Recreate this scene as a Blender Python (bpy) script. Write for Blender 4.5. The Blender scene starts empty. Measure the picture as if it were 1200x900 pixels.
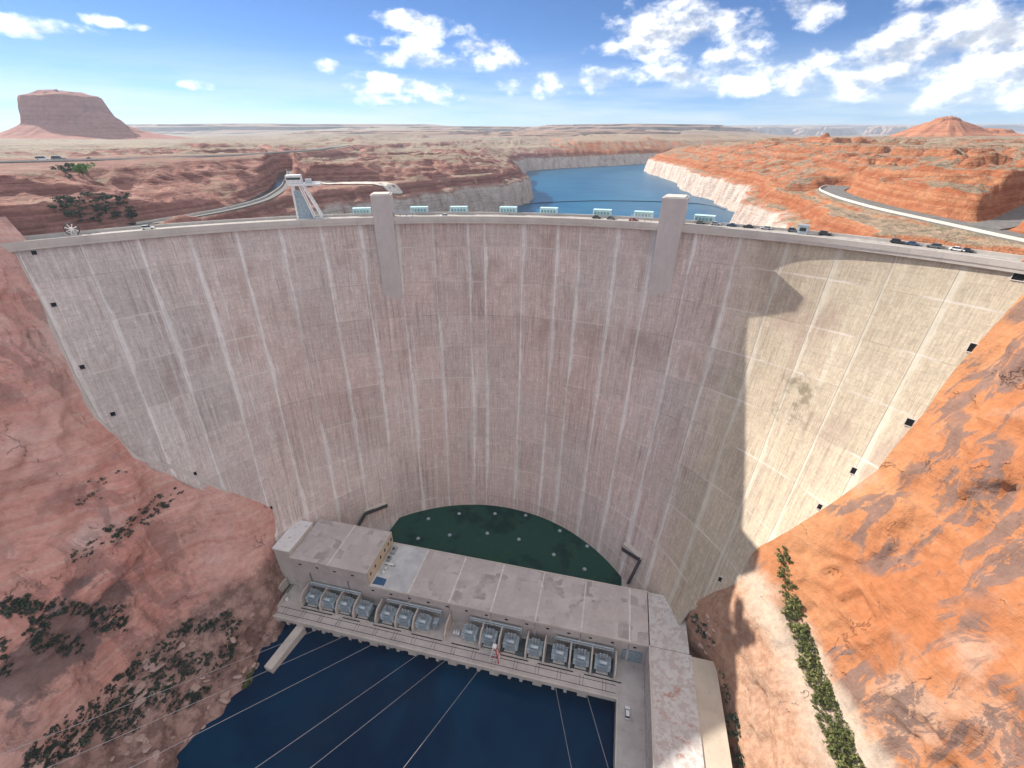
import bpy, bmesh, math, random
import numpy as np
from mathutils import Vector, Matrix, Euler
from mathutils.bvhtree import BVHTree
rad = math.radians
scene = bpy.context.scene
COL = scene.collection
random.seed(7); RNG = np.random.default_rng(7)

# ------------------------------------------------------------------ camera
CAM_H = 215.0; FPX = 528.0; PITCH = math.atan(295.0/FPX)
cd = bpy.data.cameras.new('camera'); cam = bpy.data.objects.new('camera', cd); COL.objects.link(cam)
cam.location = (0, 0, CAM_H); cam.rotation_euler = (rad(90)-PITCH, 0, 0)
cd.sensor_width = 36; cd.sensor_fit = 'HORIZONTAL'; cd.lens = FPX/1200*36; cd.clip_start = .5; cd.clip_end = 60000
scene.camera = cam
# ------------------------------------------------------------------ light
_a, _e = rad(-56.2), rad(32.6); SUN = Vector((math.sin(_a)*math.cos(_e), math.cos(_a)*math.cos(_e), math.sin(_e)))   # towards the sun
SUN_EL = math.asin(SUN.z); SUN_AZ = math.atan2(SUN.x, SUN.y)
sl = bpy.data.lights.new('sun', 'SUN'); so = bpy.data.objects.new('sun', sl); COL.objects.link(so)
sl.energy = 2.1; sl.angle = rad(.53); sl.color = (1, .93, .82)
so.rotation_euler = SUN.to_track_quat('Z', 'Y').to_euler(); so.location = (-400, 300, 500)
scene.view_settings.view_transform = 'Standard'; scene.view_settings.look = 'None'
scene.view_settings.exposure = 1.97; scene.view_settings.gamma = 1
SKY_STRENGTH = .036; CLOUD_LIT = (.54, .525, .505); CLOUD_DIM = (.165, .18, .205)

# ------------------------------------------------------------------ pixel helpers (1200x900 photograph)
def ray(px, py):
    x = (px-600)/FPX; u = (450-py)/FPX; c, s = math.cos(PITCH), math.sin(PITCH)
    return np.array([x, u*s+c, u*c-s])
def atz(px, py, z):
    r = ray(px, py); t = (z-CAM_H)/r[2]; return np.array([r[0]*t, r[1]*t, z])
def aty(px, py, y):
    r = ray(px, py); t = y/r[1]; return np.array([r[0]*t, y, CAM_H+r[2]*t])

# ------------------------------------------------------------------ world / sky
class NT:
    """small helper to write node trees"""
    def __init__(s, tree): s.t = tree; s.n = tree.nodes; s.l = tree.links
    def put(s, sock, v):
        if hasattr(v, 'is_output') or isinstance(v, bpy.types.NodeSocket): s.l.new(v, sock)
        elif v is not None:
            try: sock.default_value = v
            except Exception:
                if isinstance(v, (int, float)): sock.default_value = (v, v, v)
                else: sock.default_value = (*v, 1)
    def node(s, typ, ins=None, **kw):
        n = s.n.new(typ)
        for k, v in kw.items(): setattr(n, k, v)
        for k, v in (ins or {}).items(): s.put(n.inputs[k], v)
        return n
    def m(s, op, a, b=None, c=None, clamp=False):
        n = s.n.new('ShaderNodeMath'); n.operation = op; n.use_clamp = clamp
        for i, v in enumerate((a, b, c)):
            if v is not None: s.put(n.inputs[i], v)
        return n.outputs[0]
    def vm(s, op, a, b=None, out=0):
        n = s.n.new('ShaderNodeVectorMath'); n.operation = op
        s.put(n.inputs[0], a)
        if b is not None: s.put(n.inputs[1], b)
        return n.outputs[out]
    def noise(s, vec, scale=1, detail=4, rough=.55, dist=0, out='Fac'):
        n = s.node('ShaderNodeTexNoise', {'Vector': vec, 'Scale': scale, 'Detail': detail, 'Roughness': rough, 'Distortion': dist})
        return n.outputs[out]
    def ss(s, v, a, b, lo=0., hi=1.):
        n = s.node('ShaderNodeMapRange', {'Value': v, 'From Min': a, 'From Max': b, 'To Min': lo, 'To Max': hi}, interpolation_type='SMOOTHSTEP')
        return n.outputs[0]
    def mix(s, f, a, b, mode='MIX'):
        n = s.node('ShaderNodeMix', data_type='RGBA', blend_type=mode)
        s.put(n.inputs[0], f); s.put(n.inputs[6], a if not isinstance(a, tuple) else (*a[:3], 1)); s.put(n.inputs[7], b if not isinstance(b, tuple) else (*b[:3], 1))
        return n.outputs[2]
    def xyz(s, v):
        n = s.n.new('ShaderNodeSeparateXYZ'); s.put(n.inputs[0], v); return n.outputs
    def comb(s, x, y, z):
        n = s.n.new('ShaderNodeCombineXYZ')
        for i, v in enumerate((x, y, z)): s.put(n.inputs[i], v)
        return n.outputs[0]

# clouds: (pixel centre, half width, half height, weight) turned into sky directions
CLOUDS = [(35, 32, 62, 13, .9), (122, 24, 24, 7, .8), (165, 34, 16, 5, .5), (232, 100, 20, 5, .8), (385, 80, 20, 9, .7), (352, 84, 14, 6, .4),
          (490, 30, 48, 16, 1.0), (470, 48, 50, 10, .8), (485, 70, 60, 13, .95), (565, 64, 40, 18, 1.0), (600, 75, 25, 9, .6), (430, 88, 40, 7, .8),
          (465, 102, 55, 10, .8), (490, 116, 50, 9, .6), (630, 100, 55, 14, .8), (725, 92, 55, 18, .9),
          (790, 35, 75, 40, 1.15), (720, 60, 28, 14, .9), (860, 62, 48, 30, 1.0), (898, 22, 20, 14, .6),
          (950, 10, 38, 26, 1.0), (940, 88, 50, 22, 1.0), (870, 98, 45, 16, .9), (810, 92, 40, 16, .8),
          (1060, 75, 75, 34, 1.15), (1150, 55, 110, 62, 1.3), (1240, 40, 110, 75, 1.25), (1110, 20, 80, 34, .9), (1020, 95, 60, 20, .9), (1190, 115, 90, 22, .9)]
def build_world():
    w = bpy.data.worlds.new('World'); scene.world = w; w.use_nodes = True
    nt = w.node_tree; nt.nodes.clear(); T = NT(nt)
    sky = T.node('ShaderNodeTexSky', sky_type='NISHITA', sun_disc=False, sun_elevation=SUN_EL, sun_rotation=SUN_AZ % (2*math.pi),
                 altitude=1600, air_density=.62, dust_density=.12, ozone_density=7.5)
    d = T.node('ShaderNodeTexCoord').outputs['Generated']
    x, y, z = T.xyz(d)
    az = T.m('ARCTAN2', x, y); el = T.m('ARCSINE', z)
    ae = T.comb(az, el, 0.); tot = None
    for px, py, rx, ry, wt in CLOUDS:
        r = ray(px, py); a = math.atan2(r[0], r[1]); e = math.atan2(r[2], math.hypot(r[0], r[1]))
        r2 = ray(px+rx, py); ra = abs(math.atan2(r2[0], r2[1])-a)*1.25
        r3 = ray(px, py-ry); re = abs(math.atan2(r3[2], math.hypot(r3[0], r3[1]))-e)*1.25
        n = T.node('ShaderNodeVectorMath', {0: ae, 1: (1/ra, 1/re, 0), 2: (-a/ra, -e/re, 0)}, operation='MULTIPLY_ADD').outputs[0]
        v = T.m('MULTIPLY_ADD', T.vm('DOT_PRODUCT', n, n, out=1), -wt, wt-.22)
        tot = v if tot is None else T.m('MAXIMUM', tot, v)
    tot = T.m('MAXIMUM', tot, -1.2)
    # the unseen rest of the sky: denser cumulus added to fill the shade
    gen = T.noise(T.vm('MULTIPLY', d, (3.2, 3.2, 6.)), 1, 2, .5)
    out_ = T.m('MAXIMUM', T.ss(T.m('ABSOLUTE', az), .8, 1.1), T.ss(el, .22, .40))
    gen = T.m('SUBTRACT', T.m('MULTIPLY', T.m('SUBTRACT', gen, .385), 8.), T.m('MULTIPLY', T.m('SUBTRACT', 1., out_), 3.))
    tot = T.m('MAXIMUM', tot, T.m('MINIMUM', gen, .85))
    def nz(off):
        p = T.node('ShaderNodeVectorMath', {0: d, 1: (1, 1, 1.7), 2: off}, operation='MULTIPLY_ADD').outputs[0]
        return T.m('MULTIPLY', T.m('SUBTRACT', T.noise(p, 17, 6, .6), .5), 4.2)
    d0 = T.m('ADD', tot, nz((0, 0, 0))); d1 = T.m('ADD', tot, nz(tuple(SUN*.035)))
    alpha = T.ss(d0, -.08, 1.35)
    shade = T.ss(T.m('SUBTRACT', d1, T.m('MULTIPLY', d0, .35)), -.08, 1.15)
    ccol = T.mix(shade, CLOUD_LIT, CLOUD_DIM)
    # thin high veil near the horizon
    veil_n = T.noise(T.vm('MULTIPLY', ae, (3.2, 34., 1)), 1., 4, .6)
    veil = T.m('MULTIPLY', T.ss(el, .15, .0), T.ss(veil_n, .28, .66))
    skyc = T.node('ShaderNodeVectorMath', {0: sky.outputs[0], 'Scale': SKY_STRENGTH}, operation='SCALE').outputs[0]
    c = T.mix(T.m('MULTIPLY', veil, .7), skyc, (.24, .262, .272))
    c = T.mix(T.m('MULTIPLY', alpha, .96), c, ccol)
    bg = T.node('ShaderNodeBackground', {'Color': c, 'Strength': 1.0})
    o = T.node('ShaderNodeOutputWorld'); T.l.new(bg.outputs[0], o.inputs[0])
    w.cycles.sampling_method = 'MANUAL'; w.cycles.sample_map_resolution = 512
build_world()

# ------------------------------------------------------------------ numpy noise
def _h(ix, iy, iz):
    n = (ix.astype(np.int64)*73856093) ^ (iy.astype(np.int64)*19349663) ^ (iz.astype(np.int64)*83492791)
    n = (n ^ (n >> 13))*1274126177 & 0x7fffffff
    n = (n ^ (n >> 15))*668265263 & 0x7fffffff
    return ((n >> 7) & 0xffff)/65535.0*2-1
def vnoise(p):
    p = np.asarray(p, float); i = np.floor(p); f = p-i; f = f*f*f*(f*(f*6-15)+10); i = i.astype(np.int64)
    x, y, z = i[..., 0], i[..., 1], i[..., 2]; fx, fy, fz = f[..., 0], f[..., 1], f[..., 2]
    def L(a, b, t): return a+(b-a)*t
    c00 = L(_h(x, y, z), _h(x+1, y, z), fx); c10 = L(_h(x, y+1, z), _h(x+1, y+1, z), fx)
    c01 = L(_h(x, y, z+1), _h(x+1, y, z+1), fx); c11 = L(_h(x, y+1, z+1), _h(x+1, y+1, z+1), fx)
    return L(L(c00, c10, fy), L(c01, c11, fy), fz)
def fbm(p, octv=4, gain=.5):
    p = np.asarray(p, float); s = 0; a = 1.
    for k in range(octv): s = s+a*vnoise(p+k*17.3); p = p*2.03; a *= gain
    return s
def sstep(a, b, x):
    t = np.clip((x-a)/(b-a), 0, 1); return t*t*(3-2*t)
def xyz3(x, y, z=0): return np.stack(np.broadcast_arrays(np.asarray(x, float), np.asarray(y, float), np.asarray(z, float)), -1)

# ------------------------------------------------------------------ object helpers
def link(o, parent=None):
    COL.objects.link(o)
    if parent is not None: o.parent = parent
    return o
def tag(o, label=None, cat=None, group=None, kind=None):
    if label: o['label'] = label
    if cat: o['category'] = cat
    if group: o['group'] = group
    if kind: o['kind'] = kind
    return o
def empty(name, loc=(0, 0, 0), rz=0., label=None, cat=None, group=None):
    o = bpy.data.objects.new(name, None); link(o); o.location = loc; o.rotation_euler = (0, 0, rz); o.empty_display_size = .5
    return tag(o, label, cat, group)
def setmat(me, mat):
    if mat is not None:
        for m in (mat if isinstance(mat, (list, tuple)) else [mat]): me.materials.append(m)
def grid_mesh(name, P, mat, parent=None, smooth=True, keep=None, uvs=None, flip=False):
    """P: (n, m, 3) array of points -> quad grid"""
    n, m = P.shape[:2]; idx = np.arange(n*m).reshape(n, m)
    q = np.stack([idx[:-1, :-1], idx[1:, :-1], idx[1:, 1:], idx[:-1, 1:]], -1)
    if flip: q = q[..., ::-1]
    q = q[keep] if keep is not None else q.reshape(-1, 4)
    V = P.reshape(-1, 3)
    if keep is not None:
        used = np.zeros(len(V), bool); used[q.ravel()] = True; re = np.cumsum(used)-1; V = V[used]; q = re[q]
        if uvs is not None: uvs = {k: v.reshape(-1, 2)[used] for k, v in uvs.items()}
    me = bpy.data.meshes.new(name)
    me.vertices.add(len(V)); me.vertices.foreach_set('co', V.astype(np.float32).ravel())
    me.loops.add(q.size); me.loops.foreach_set('vertex_index', q.astype(np.int32).ravel())
    me.polygons.add(len(q)); me.polygons.foreach_set('loop_start', np.arange(0, q.size, 4, dtype=np.int32))
    me.polygons.foreach_set('loop_total', np.full(len(q), 4, np.int32))
    me.polygons.foreach_set('use_smooth', np.full(len(q), smooth, bool))
    if uvs:
        for k, v in uvs.items():
            l = me.uv_layers.new(name=k); l.data.foreach_set('uv', v.reshape(-1, 2)[q.ravel()].astype(np.float32).ravel())
    me.update(calc_edges=True); me.validate(); setmat(me, mat)
    return link(bpy.data.objects.new(name, me), parent)
class MB:
    """collects simple solids, builds ONE mesh object"""
    def __init__(s): s.v = []; s.f = []
    def add(s, v, f):
        b = len(s.v); s.v += [tuple(map(float, p)) for p in v]; s.f += [tuple(i+b for i in q) for q in f]; return s
    def box(s, x0, x1, y0, y1, z0, z1):
        return s.add([(x0, y0, z0), (x1, y0, z0), (x1, y1, z0), (x0, y1, z0), (x0, y0, z1), (x1, y0, z1), (x1, y1, z1), (x0, y1, z1)],
                     [(0, 3, 2, 1), (4, 5, 6, 7), (0, 1, 5, 4), (1, 2, 6, 5), (2, 3, 7, 6), (3, 0, 4, 7)])
    def cbox(s, cx, cy, cz, sx, sy, sz): return s.box(cx-sx/2, cx+sx/2, cy-sy/2, cy+sy/2, cz-sz/2, cz+sz/2)
    def prism(s, poly, z0, z1):
        n = len(poly); z0 = [z0]*n if not hasattr(z0, '__len__') else z0; z1 = [z1]*n if not hasattr(z1, '__len__') else z1
        return s.add([(p[0], p[1], a) for p, a in zip(poly, z0)]+[(p[0], p[1], a) for p, a in zip(poly, z1)],
                     [tuple(range(n-1, -1, -1)), tuple(range(n, 2*n))]+[(i, (i+1) % n, n+(i+1) % n, n+i) for i in range(n)])
    def tube(s, a, b, r0, r1=None, n=8, cap=True):
        r1 = r0 if r1 is None else r1; a = Vector(a); b = Vector(b); d = (b-a).normalized()
        u = d.orthogonal().normalized(); w = d.cross(u)
        v = [tuple(a+(u*math.cos(t)+w*math.sin(t))*r0) for t in [2*math.pi*i/n for i in range(n)]]
        v += [tuple(b+(u*math.cos(t)+w*math.sin(t))*r1) for t in [2*math.pi*i/n for i in range(n)]]
        f = [(i, (i+1) % n, n+(i+1) % n, n+i) for i in range(n)]
        if cap: f += [tuple(range(n-1, -1, -1)), tuple(range(n, 2*n))]
        return s.add(v, f)
    def bar(s, a, b, w, h=None):
        """rectangular bar between two points"""
        h = w if h is None else h; a = Vector(a); b = Vector(b); d = (b-a).normalized()
        up = Vector((0, 0, 1)) if abs(d.z) < .95 else Vector((0, 1, 0))
        u = d.cross(up).normalized(); k = u.cross(d)
        q = [(-1, -1), (1, -1), (1, 1), (-1, 1)]
        return s.add([tuple(p+u*i*w/2+k*j*h/2) for p in (a, b) for i, j in q], [(3, 2, 1, 0), (4, 5, 6, 7)]+[(i, (i+1) % 4, 4+(i+1) % 4, 4+i) for i in range(4)])
    def sweep(s, pts, r, n=6):
        pts = [Vector(p) for p in pts]; b = len(s.v)
        for i, p in enumerate(pts):
            d = (pts[min(i+1, len(pts)-1)]-pts[max(i-1, 0)]).normalized(); u = d.cross(Vector((0, 0, 1))).normalized(); w = u.cross(d)
            s.v += [tuple(p+(u*math.cos(t)+w*math.sin(t))*r) for t in [2*math.pi*k/n for k in range(n)]]
        for i in range(len(pts)-1):
            s.f += [(b+i*n+k, b+i*n+(k+1) % n, b+(i+1)*n+(k+1) % n, b+(i+1)*n+k) for k in range(n)]
        return s
    def strip(s, path, offs, z0, z1):
        """wall / slab swept along plan path [(x,y,z)], between side offsets offs=(a,b), heights z0..z1 above path"""
        P = np.array(path, float); d = np.gradient(P[:, :2], axis=0); d /= np.linalg.norm(d, axis=1)[:, None]; nrm = np.c_[d[:, 1], -d[:, 0]]
        b = len(s.v); n = len(P)
        for i in range(n):
            for o, z in ((offs[0], z0), (offs[1], z0), (offs[1], z1), (offs[0], z1)):
                s.v.append((P[i, 0]+nrm[i, 0]*o, P[i, 1]+nrm[i, 1]*o, P[i, 2]+z))
        for i in range(n-1):
            s.f += [(b+4*i+k, b+4*i+(k+1) % 4, b+4*i+4+(k+1) % 4, b+4*i+4+k) for k in range(4)]
        s.f += [(b+3, b+2, b+1, b), (b+4*n-4, b+4*n-3, b+4*n-2, b+4*n-1)]
        return s
    def mesh(s, name, mat, smooth=False, bevel=0):
        me = bpy.data.meshes.new(name); me.from_pydata(s.v, [], s.f)
        bm = bmesh.new(); bm.from_mesh(me); bmesh.ops.recalc_face_normals(bm, faces=bm.faces)
        if bevel: bmesh.ops.bevel(bm, geom=bm.edges[:], offset=bevel, segments=1, affect='EDGES', clamp_overlap=True)
        if smooth:
            for f in bm.faces: f.smooth = True
        bm.to_mesh(me); bm.free(); setmat(me, mat); return me
    def build(s, name, mat, parent=None, smooth=False, bevel=0):
        return link(bpy.data.objects.new(name, s.mesh(name, mat, smooth, bevel)), parent)
def copy_tree(o, parent=None):
    c = o.copy(); link(c, parent)
    for ch in list(o.children): copy_tree(ch, c)
    return c

# ------------------------------------------------------------------ materials
def new_mat(name, rough=.9, spec=.2):
    m = bpy.data.materials.new(name); m.use_nodes = True; T = NT(m.node_tree); b = m.node_tree.nodes['Principled BSDF']
    b.inputs['Roughness'].default_value = rough; b.inputs['Specular IOR Level'].default_value = spec
    return m, T, b
def bump(T, b, h, strength, dist):
    n = T.node('ShaderNodeBump', {'Height': h, 'Strength': strength, 'Distance': dist}); T.l.new(n.outputs[0], b.inputs['Normal'])
def pos(T): return T.node('ShaderNodeNewGeometry').outputs['Position']
def scl(T, v, x, y, z): return T.vm('MULTIPLY', v, (x, y, z))
def simple(name, c, rough=.7, var=.12, scale=1.5, metal=0., spec=.3, local=True):
    m, T, b = new_mat(name, rough, spec); b.inputs['Metallic'].default_value = metal
    v = T.node('ShaderNodeTexCoord').outputs['Object'] if local else pos(T)
    n = T.noise(v, scale, 4, .6); f = T.ss(n, .3, .7, 1-var, 1+var)
    rnd = T.node('ShaderNodeObjectInfo').outputs['Random']; f = T.m('MULTIPLY', f, T.ss(rnd, 0, 1, .94, 1.06))
    col = T.vm('MULTIPLY', (c[0], c[1], c[2]), T.comb(f, f, f)); T.put(b.inputs['Base Color'], col)
    return m
def mat_face():
    m, T, b = new_mat('dam_face_concrete', .95, .1)
    arc = T.node('ShaderNodeUVMap', uv_map='arc').outputs[0]; edge = T.node('ShaderNodeUVMap', uv_map='edge').outputs[0]
    u, z, _ = T.xyz(arc); e0, e1, _ = T.xyz(edge)
    rnd = T.node('ShaderNodeObjectInfo').outputs['Random']
    A3 = T.comb(u, z, 0.)
    big = T.noise(T.vm('MULTIPLY', A3, (.016, .016, 1)), 1, 3, .5)
    # base tone: pinkish / tan / grey
    c = T.mix(T.ss(big, .35, .65), (.59, .46, .42), (.56, .475, .44))
    right = T.ss(u, 118, 155); c = T.mix(T.m('MULTIPLY', right, .8), c, (.45, .385, .275))  # right end: sunlight put into the colour, creamier and toned down
    left = T.ss(u, -95, -150); c = T.mix(T.m('MULTIPLY', left, .6), c, (.52, .48, .455))
    tone = T.ss(rnd, 0, 1, .93, 1.07)
    # run-off streaks, long in z
    s1 = T.noise(T.comb(T.m('MULTIPLY', u, .55), T.m('MULTIPLY', z, .018), 3.), 1, 6, .68)
    s2 = T.noise(T.comb(T.m('MULTIPLY', u, 1.6), T.m('MULTIPLY', z, .05), 9.), 1, 4, .7)
    zone = T.noise(T.vm('MULTIPLY', A3, (.03, .022, 1)), 1, 3, .6)
    s3 = T.noise(T.comb(T.m('MULTIPLY', u, 2.6), T.m('MULTIPLY', z, .16), 15.), 1, 3, .7)
    dark = T.m('MULTIPLY', T.ss(s1, .49, .60), T.ss(zone, .40, .60))
    c = T.mix(T.m('MULTIPLY', dark, .38), c, (.27, .195, .168))
    d2 = T.m('MULTIPLY', T.ss(s2, .53, .66), T.ss(zone, .28, .58)); c = T.mix(T.m('MULTIPLY', d2, .36), c, (.215, .165, .15))
    pale = T.m('MULTIPLY', T.ss(s1, .47, .36), T.ss(zone, .62, .42)); c = T.mix(T.m('MULTIPLY', pale, .6), c, T.mix(right, (.66, .615, .58), (.53, .48, .39)))
    p2 = T.ss(s2, .44, .34); c = T.mix(T.m('MULTIPLY', p2, .35), c, T.mix(right, (.66, .615, .58), (.53, .48, .39)))
    f3 = T.ss(s3, .3, .7, .86, 1.14); c = T.vm('MULTIPLY', c, T.comb(f3, f3, f3))
    sp = T.noise(T.vm('MULTIPLY', A3, (.9, .9, 1)), 1, 4, .75); f4 = T.ss(sp, .3, .7, .88, 1.12); c = T.vm('MULTIPLY', c, T.comb(f4, f4, f4))
    # brown patches high in the middle
    br = T.noise(T.comb(T.m('MULTIPLY', u, .05), T.m('MULTIPLY', z, .03), 21.), 1, 4, .6)
    c = T.mix(T.m('MULTIPLY', T.m('MULTIPLY', T.ss(br, .5, .7), T.ss(z, 60, 120)), .5), c, (.33, .235, .20))
    # lifts of 2.3 m and form panels
    fr = T.m('FRACT', T.m('DIVIDE', z, 2.29)); line = T.m('MULTIPLY', T.ss(fr, .86, .97), T.ss(T.noise(T.vm('MULTIPLY', A3, (.12, .9, 1)), 1, 3, .6), .42, .60))
    c = T.mix(T.m('MULTIPLY', line, .34), c, (.22, .18, .165))
    fru = T.m('FRACT', T.m('DIVIDE', u, 3.1)); lu = T.m('MULTIPLY', T.ss(fru, .9, .98), T.ss(T.noise(T.vm('MULTIPLY', A3, (.9, .1, 1)), 1, 2, .6), .5, .62))
    c = T.mix(T.m('MULTIPLY', lu, .25), c, (.22, .18, .165))
    blk = T.node('ShaderNodeTexWhiteNoise', {'Vector': T.comb(T.m('FLOOR', T.m('DIVIDE', u, 3.1)), T.m('FLOOR', T.m('DIVIDE', z, 2.29)), 0.)}, noise_dimensions='2D').outputs[0]
    tone = T.m('MULTIPLY', tone, T.ss(blk, 0, 1, .955, 1.045))
    # lime bleeding along the contraction joints: width and strength change along the height
    wn = T.noise(T.comb(T.m('MULTIPLY', u, .03), T.m('MULTIPLY', z, .02), 5.), 1, 3, .6)
    rag = T.noise(T.comb(T.m('MULTIPLY', u, 1.2), T.m('MULTIPLY', z, .25), 7.), 1, 5, .7)
    w = T.ss(wn, .34, .64, .6, 2.8)
    m0 = T.ss(T.m('ADD', e0, T.m('MULTIPLY', T.m('SUBTRACT', rag, .5), 3.0)), w, T.m('MULTIPLY', w, .6))
    m1 = T.ss(T.m('ADD', e1, T.m('MULTIPLY', T.m('SUBTRACT', rag, .5), 1.2)), T.m('MULTIPLY', w, .4), .0)
    lime = T.m('MULTIPLY', T.m('MAXIMUM', m0, T.m('MULTIPLY', m1, .7)), T.ss(rag, .3, .55, .3, 1.))
    c = T.mix(T.m('MULTIPLY', lime, .85), c, T.mix(right, (.74, .70, .67), (.58, .53, .44)))
    sk = T.noise(T.comb(T.m('MULTIPLY', u, .42), T.m('MULTIPLY', z, .006), 31.), 1, 6, .8)
    seepw = T.m('MULTIPLY', T.ss(sk, .555, .59), T.ss(rag, .35, .6, .2, 1.)); c = T.mix(T.m('MULTIPLY', seepw, .55), c, T.mix(right, (.72, .68, .65), (.58, .53, .44)))
    # lime along the 18 m grouting lifts
    fz = T.m('FRACT', T.m('DIVIDE', T.m('SUBTRACT', z, 16.2), 18.3)); hl = T.m('MULTIPLY', T.m('MAXIMUM', T.ss(fz, .975, .995), T.ss(fz, .03, .005)), T.ss(wn, .4, .6))
    c = T.mix(T.m('MULTIPLY', hl, .75), c, (.70, .64, .59))
    # moss stain near the foot on the sunlit side
    gr = T.noise(T.vm('MULTIPLY', A3, (.16, .16, 1)), 1, 5, .7)
    near = T.vm('LENGTH', T.vm('SUBTRACT', T.vm('MULTIPLY', A3, (1, .75, 1)), (174., 87., 0.)), out=1)
    c = T.mix(T.m('MULTIPLY', T.m('MULTIPLY', T.ss(near, 13, 4), T.ss(gr, .48, .62)), .6), c, (.14, .12, .08))
    c = T.vm('MULTIPLY', c, T.comb(tone, tone, tone))
    T.put(b.inputs['Base Color'], c)
    h = T.m('ADD', T.m('MULTIPLY', line, -.6), T.m('MULTIPLY', s2, .5)); bump(T, b, h, .25, .12)
    return m
def mat_concrete(name, c0, c1, stain=.5, peel=None, scale=.12, blocks=0., pk=1.):
    m, T, b = new_mat(name, .93, .12); p = T.node('ShaderNodeTexCoord').outputs['Object']
    n = T.noise(p, scale, 6, .65); c = T.mix(T.ss(n, .32, .68), c0, c1)
    if blocks:
        v = T.node('ShaderNodeTexVoronoi', {'Vector': p, 'Scale': blocks, 'Randomness': .85}, distance='CHEBYCHEV')
        k = T.xyz(v.outputs['Color'])[0]; c = T.mix(T.m('MULTIPLY', T.ss(k, .55, .75), T.ss(n, .40, .62)), c, tuple(x*.76 for x in c0))
    st = T.noise(scl(T, p, .5, .5, .09), 1, 6, .7); c = T.mix(T.m('MULTIPLY', T.ss(st, .52, .75), stain), c, tuple(x*.5 for x in c0))
    if peel:
        pn = T.noise(p, .22*pk, 8, .72); c = T.mix(T.ss(pn, .50, .53), c, peel[0])
        pn2 = T.noise(p, .13*pk, 7, .75, .5); c = T.mix(T.m('MULTIPLY', T.ss(pn2, .57, .63), .8), c, peel[1])
    T.put(b.inputs['Base Color'], c); bump(T, b, T.noise(p, 1.4, 5, .7), .3, .1)
    return m
def mat_rock():
    m, T, b = new_mat('navajo_sandstone', .95, .1); p = pos(T); x, y, z = T.xyz(p)
    left = T.ss(x, 0, -20)
    n0 = T.noise(p, .018, 5, .6, .4); n1 = T.noise(p, .07, 6, .65); n2 = T.noise(p, .45, 5, .7)
    c = T.mix(T.ss(n0, .34, .66), (.35, .135, .06), (.41, .20, .10))
    c = T.mix(T.m('MULTIPLY', left, .85), c, T.mix(T.ss(n0, .34, .66), (.64, .305, .26), (.69, .42, .37)))  # same rock, left wall painted lighter and pinker to lift its shade
    # cross-bedding: thin tilted strata
    bed = T.m('ADD', T.m('MULTIPLY', z, .32), T.m('ADD', T.m('MULTIPLY', x, .03), T.m('MULTIPLY', y, .07)))
    bd = T.noise(T.comb(bed, T.m('MULTIPLY', n1, 1.6), 0.), 1.3, 5, .65)
    c = T.mix(T.m('MULTIPLY', T.ss(bd, .50, .62), T.mix(left, (.16, .16, .16), (.55, .55, .55))), c, T.mix(left, (.42, .26, .165), (.68, .46, .40))); c = T.mix(T.m('MULTIPLY', T.ss(bd, .46, .34), T.mix(left, (.15, .15, .15), (.5, .5, .5))), c, T.mix(left, (.27, .095, .045), (.47, .19, .15)))
    # pale washed patches
    wp = T.noise(T.vm('ADD', p, (90, 20, 5)), .028, 5, .62); c = T.mix(T.m('MULTIPLY', T.ss(wp, .56, .72), .7), c, T.mix(left, (.43, .30, .23), (.68, .52, .47)))
    # desert varnish, running down the fall line
    vz = T.noise(scl(T, p, .10, .13, .042), 1, 8, .7, .7); vm = T.noise(T.vm('ADD', p, (31, 7, 70)), .026, 3, .5)
    var = T.m('MULTIPLY', T.ss(vz, .485, .53), T.m('MULTIPLY', T.ss(vm, .47, .54), T.m('SUBTRACT', 1., T.m('MULTIPLY', left, .55))))
    c = T.mix(T.m('MULTIPLY', var, .84), c, T.mix(n1, (.13, .085, .075), (.20, .14, .125)))
    # fine dark cracks
    ck = T.node('ShaderNodeTexVoronoi', {'Vector': T.vm('ADD', scl(T, p, .06, .06, .045), T.vm('MULTIPLY', T.noise(p, .08, 4, .6, out='Color'), (1.2, 1.2, 1.2))), 'Scale': 1.}, feature='DISTANCE_TO_EDGE').outputs['Distance']
    crack = T.m('MULTIPLY', T.ss(ck, .018, .004), T.ss(n1, .56, .62)); c = T.mix(T.m('MULTIPLY', crack, .35), c, (.15, .07, .05))
    # left bank: dark seeps and brown talus towards the water
    sp = T.noise(T.vm('ADD', p, (5, 44, 12)), .06, 6, .68)
    sv = T.node('ShaderNodeVectorMath', {0: p, 1: (-150., 90., 62.)}, operation='SUBTRACT'); sv.name = 'seep_centre'
    sdist_ = T.vm('LENGTH', T.vm('MULTIPLY', sv.outputs[0], (.9, .75, 1.5)), out=1)
    seep = T.m('MULTIPLY', T.ss(T.m('ADD', sdist_, T.m('MULTIPLY', T.m('SUBTRACT', sp, .5), 95.)), 24, 15), left)
    c = T.mix(T.m('MULTIPLY', seep, .68), c, (.10, .095, .10))
    tal = T.m('MULTIPLY', left, T.ss(T.m('ADD', z, T.m('MULTIPLY', T.m('SUBTRACT', n1, .5), 26.)), 30, 24))
    tc = T.mix(T.ss(T.noise(p, .2, 6, .7), .4, .6), (.22, .135, .115), (.40, .26, .22)); c = T.mix(tal, c, tc)
    # right bank: pale pink lower buttress
    low = T.m('MULTIPLY', T.m('SUBTRACT', 1., left), T.ss(T.m('ADD', z, T.m('MULTIPLY', T.m('SUBTRACT', n1, .5), 14.)), 64, 57))
    lc = T.mix(T.ss(n2, .35, .65), (.37, .215, .145), (.41, .275, .20)); lc = T.mix(T.ss(z, 48, 57), lc, (.46, .385, .315)); c = T.mix(T.m('MULTIPLY', low, .85), c, lc)
    f = T.ss(n2, .25, .75, .86, 1.13); c = T.vm('MULTIPLY', c, T.comb(f, f, f))
    T.put(b.inputs['Base Color'], c)
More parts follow.
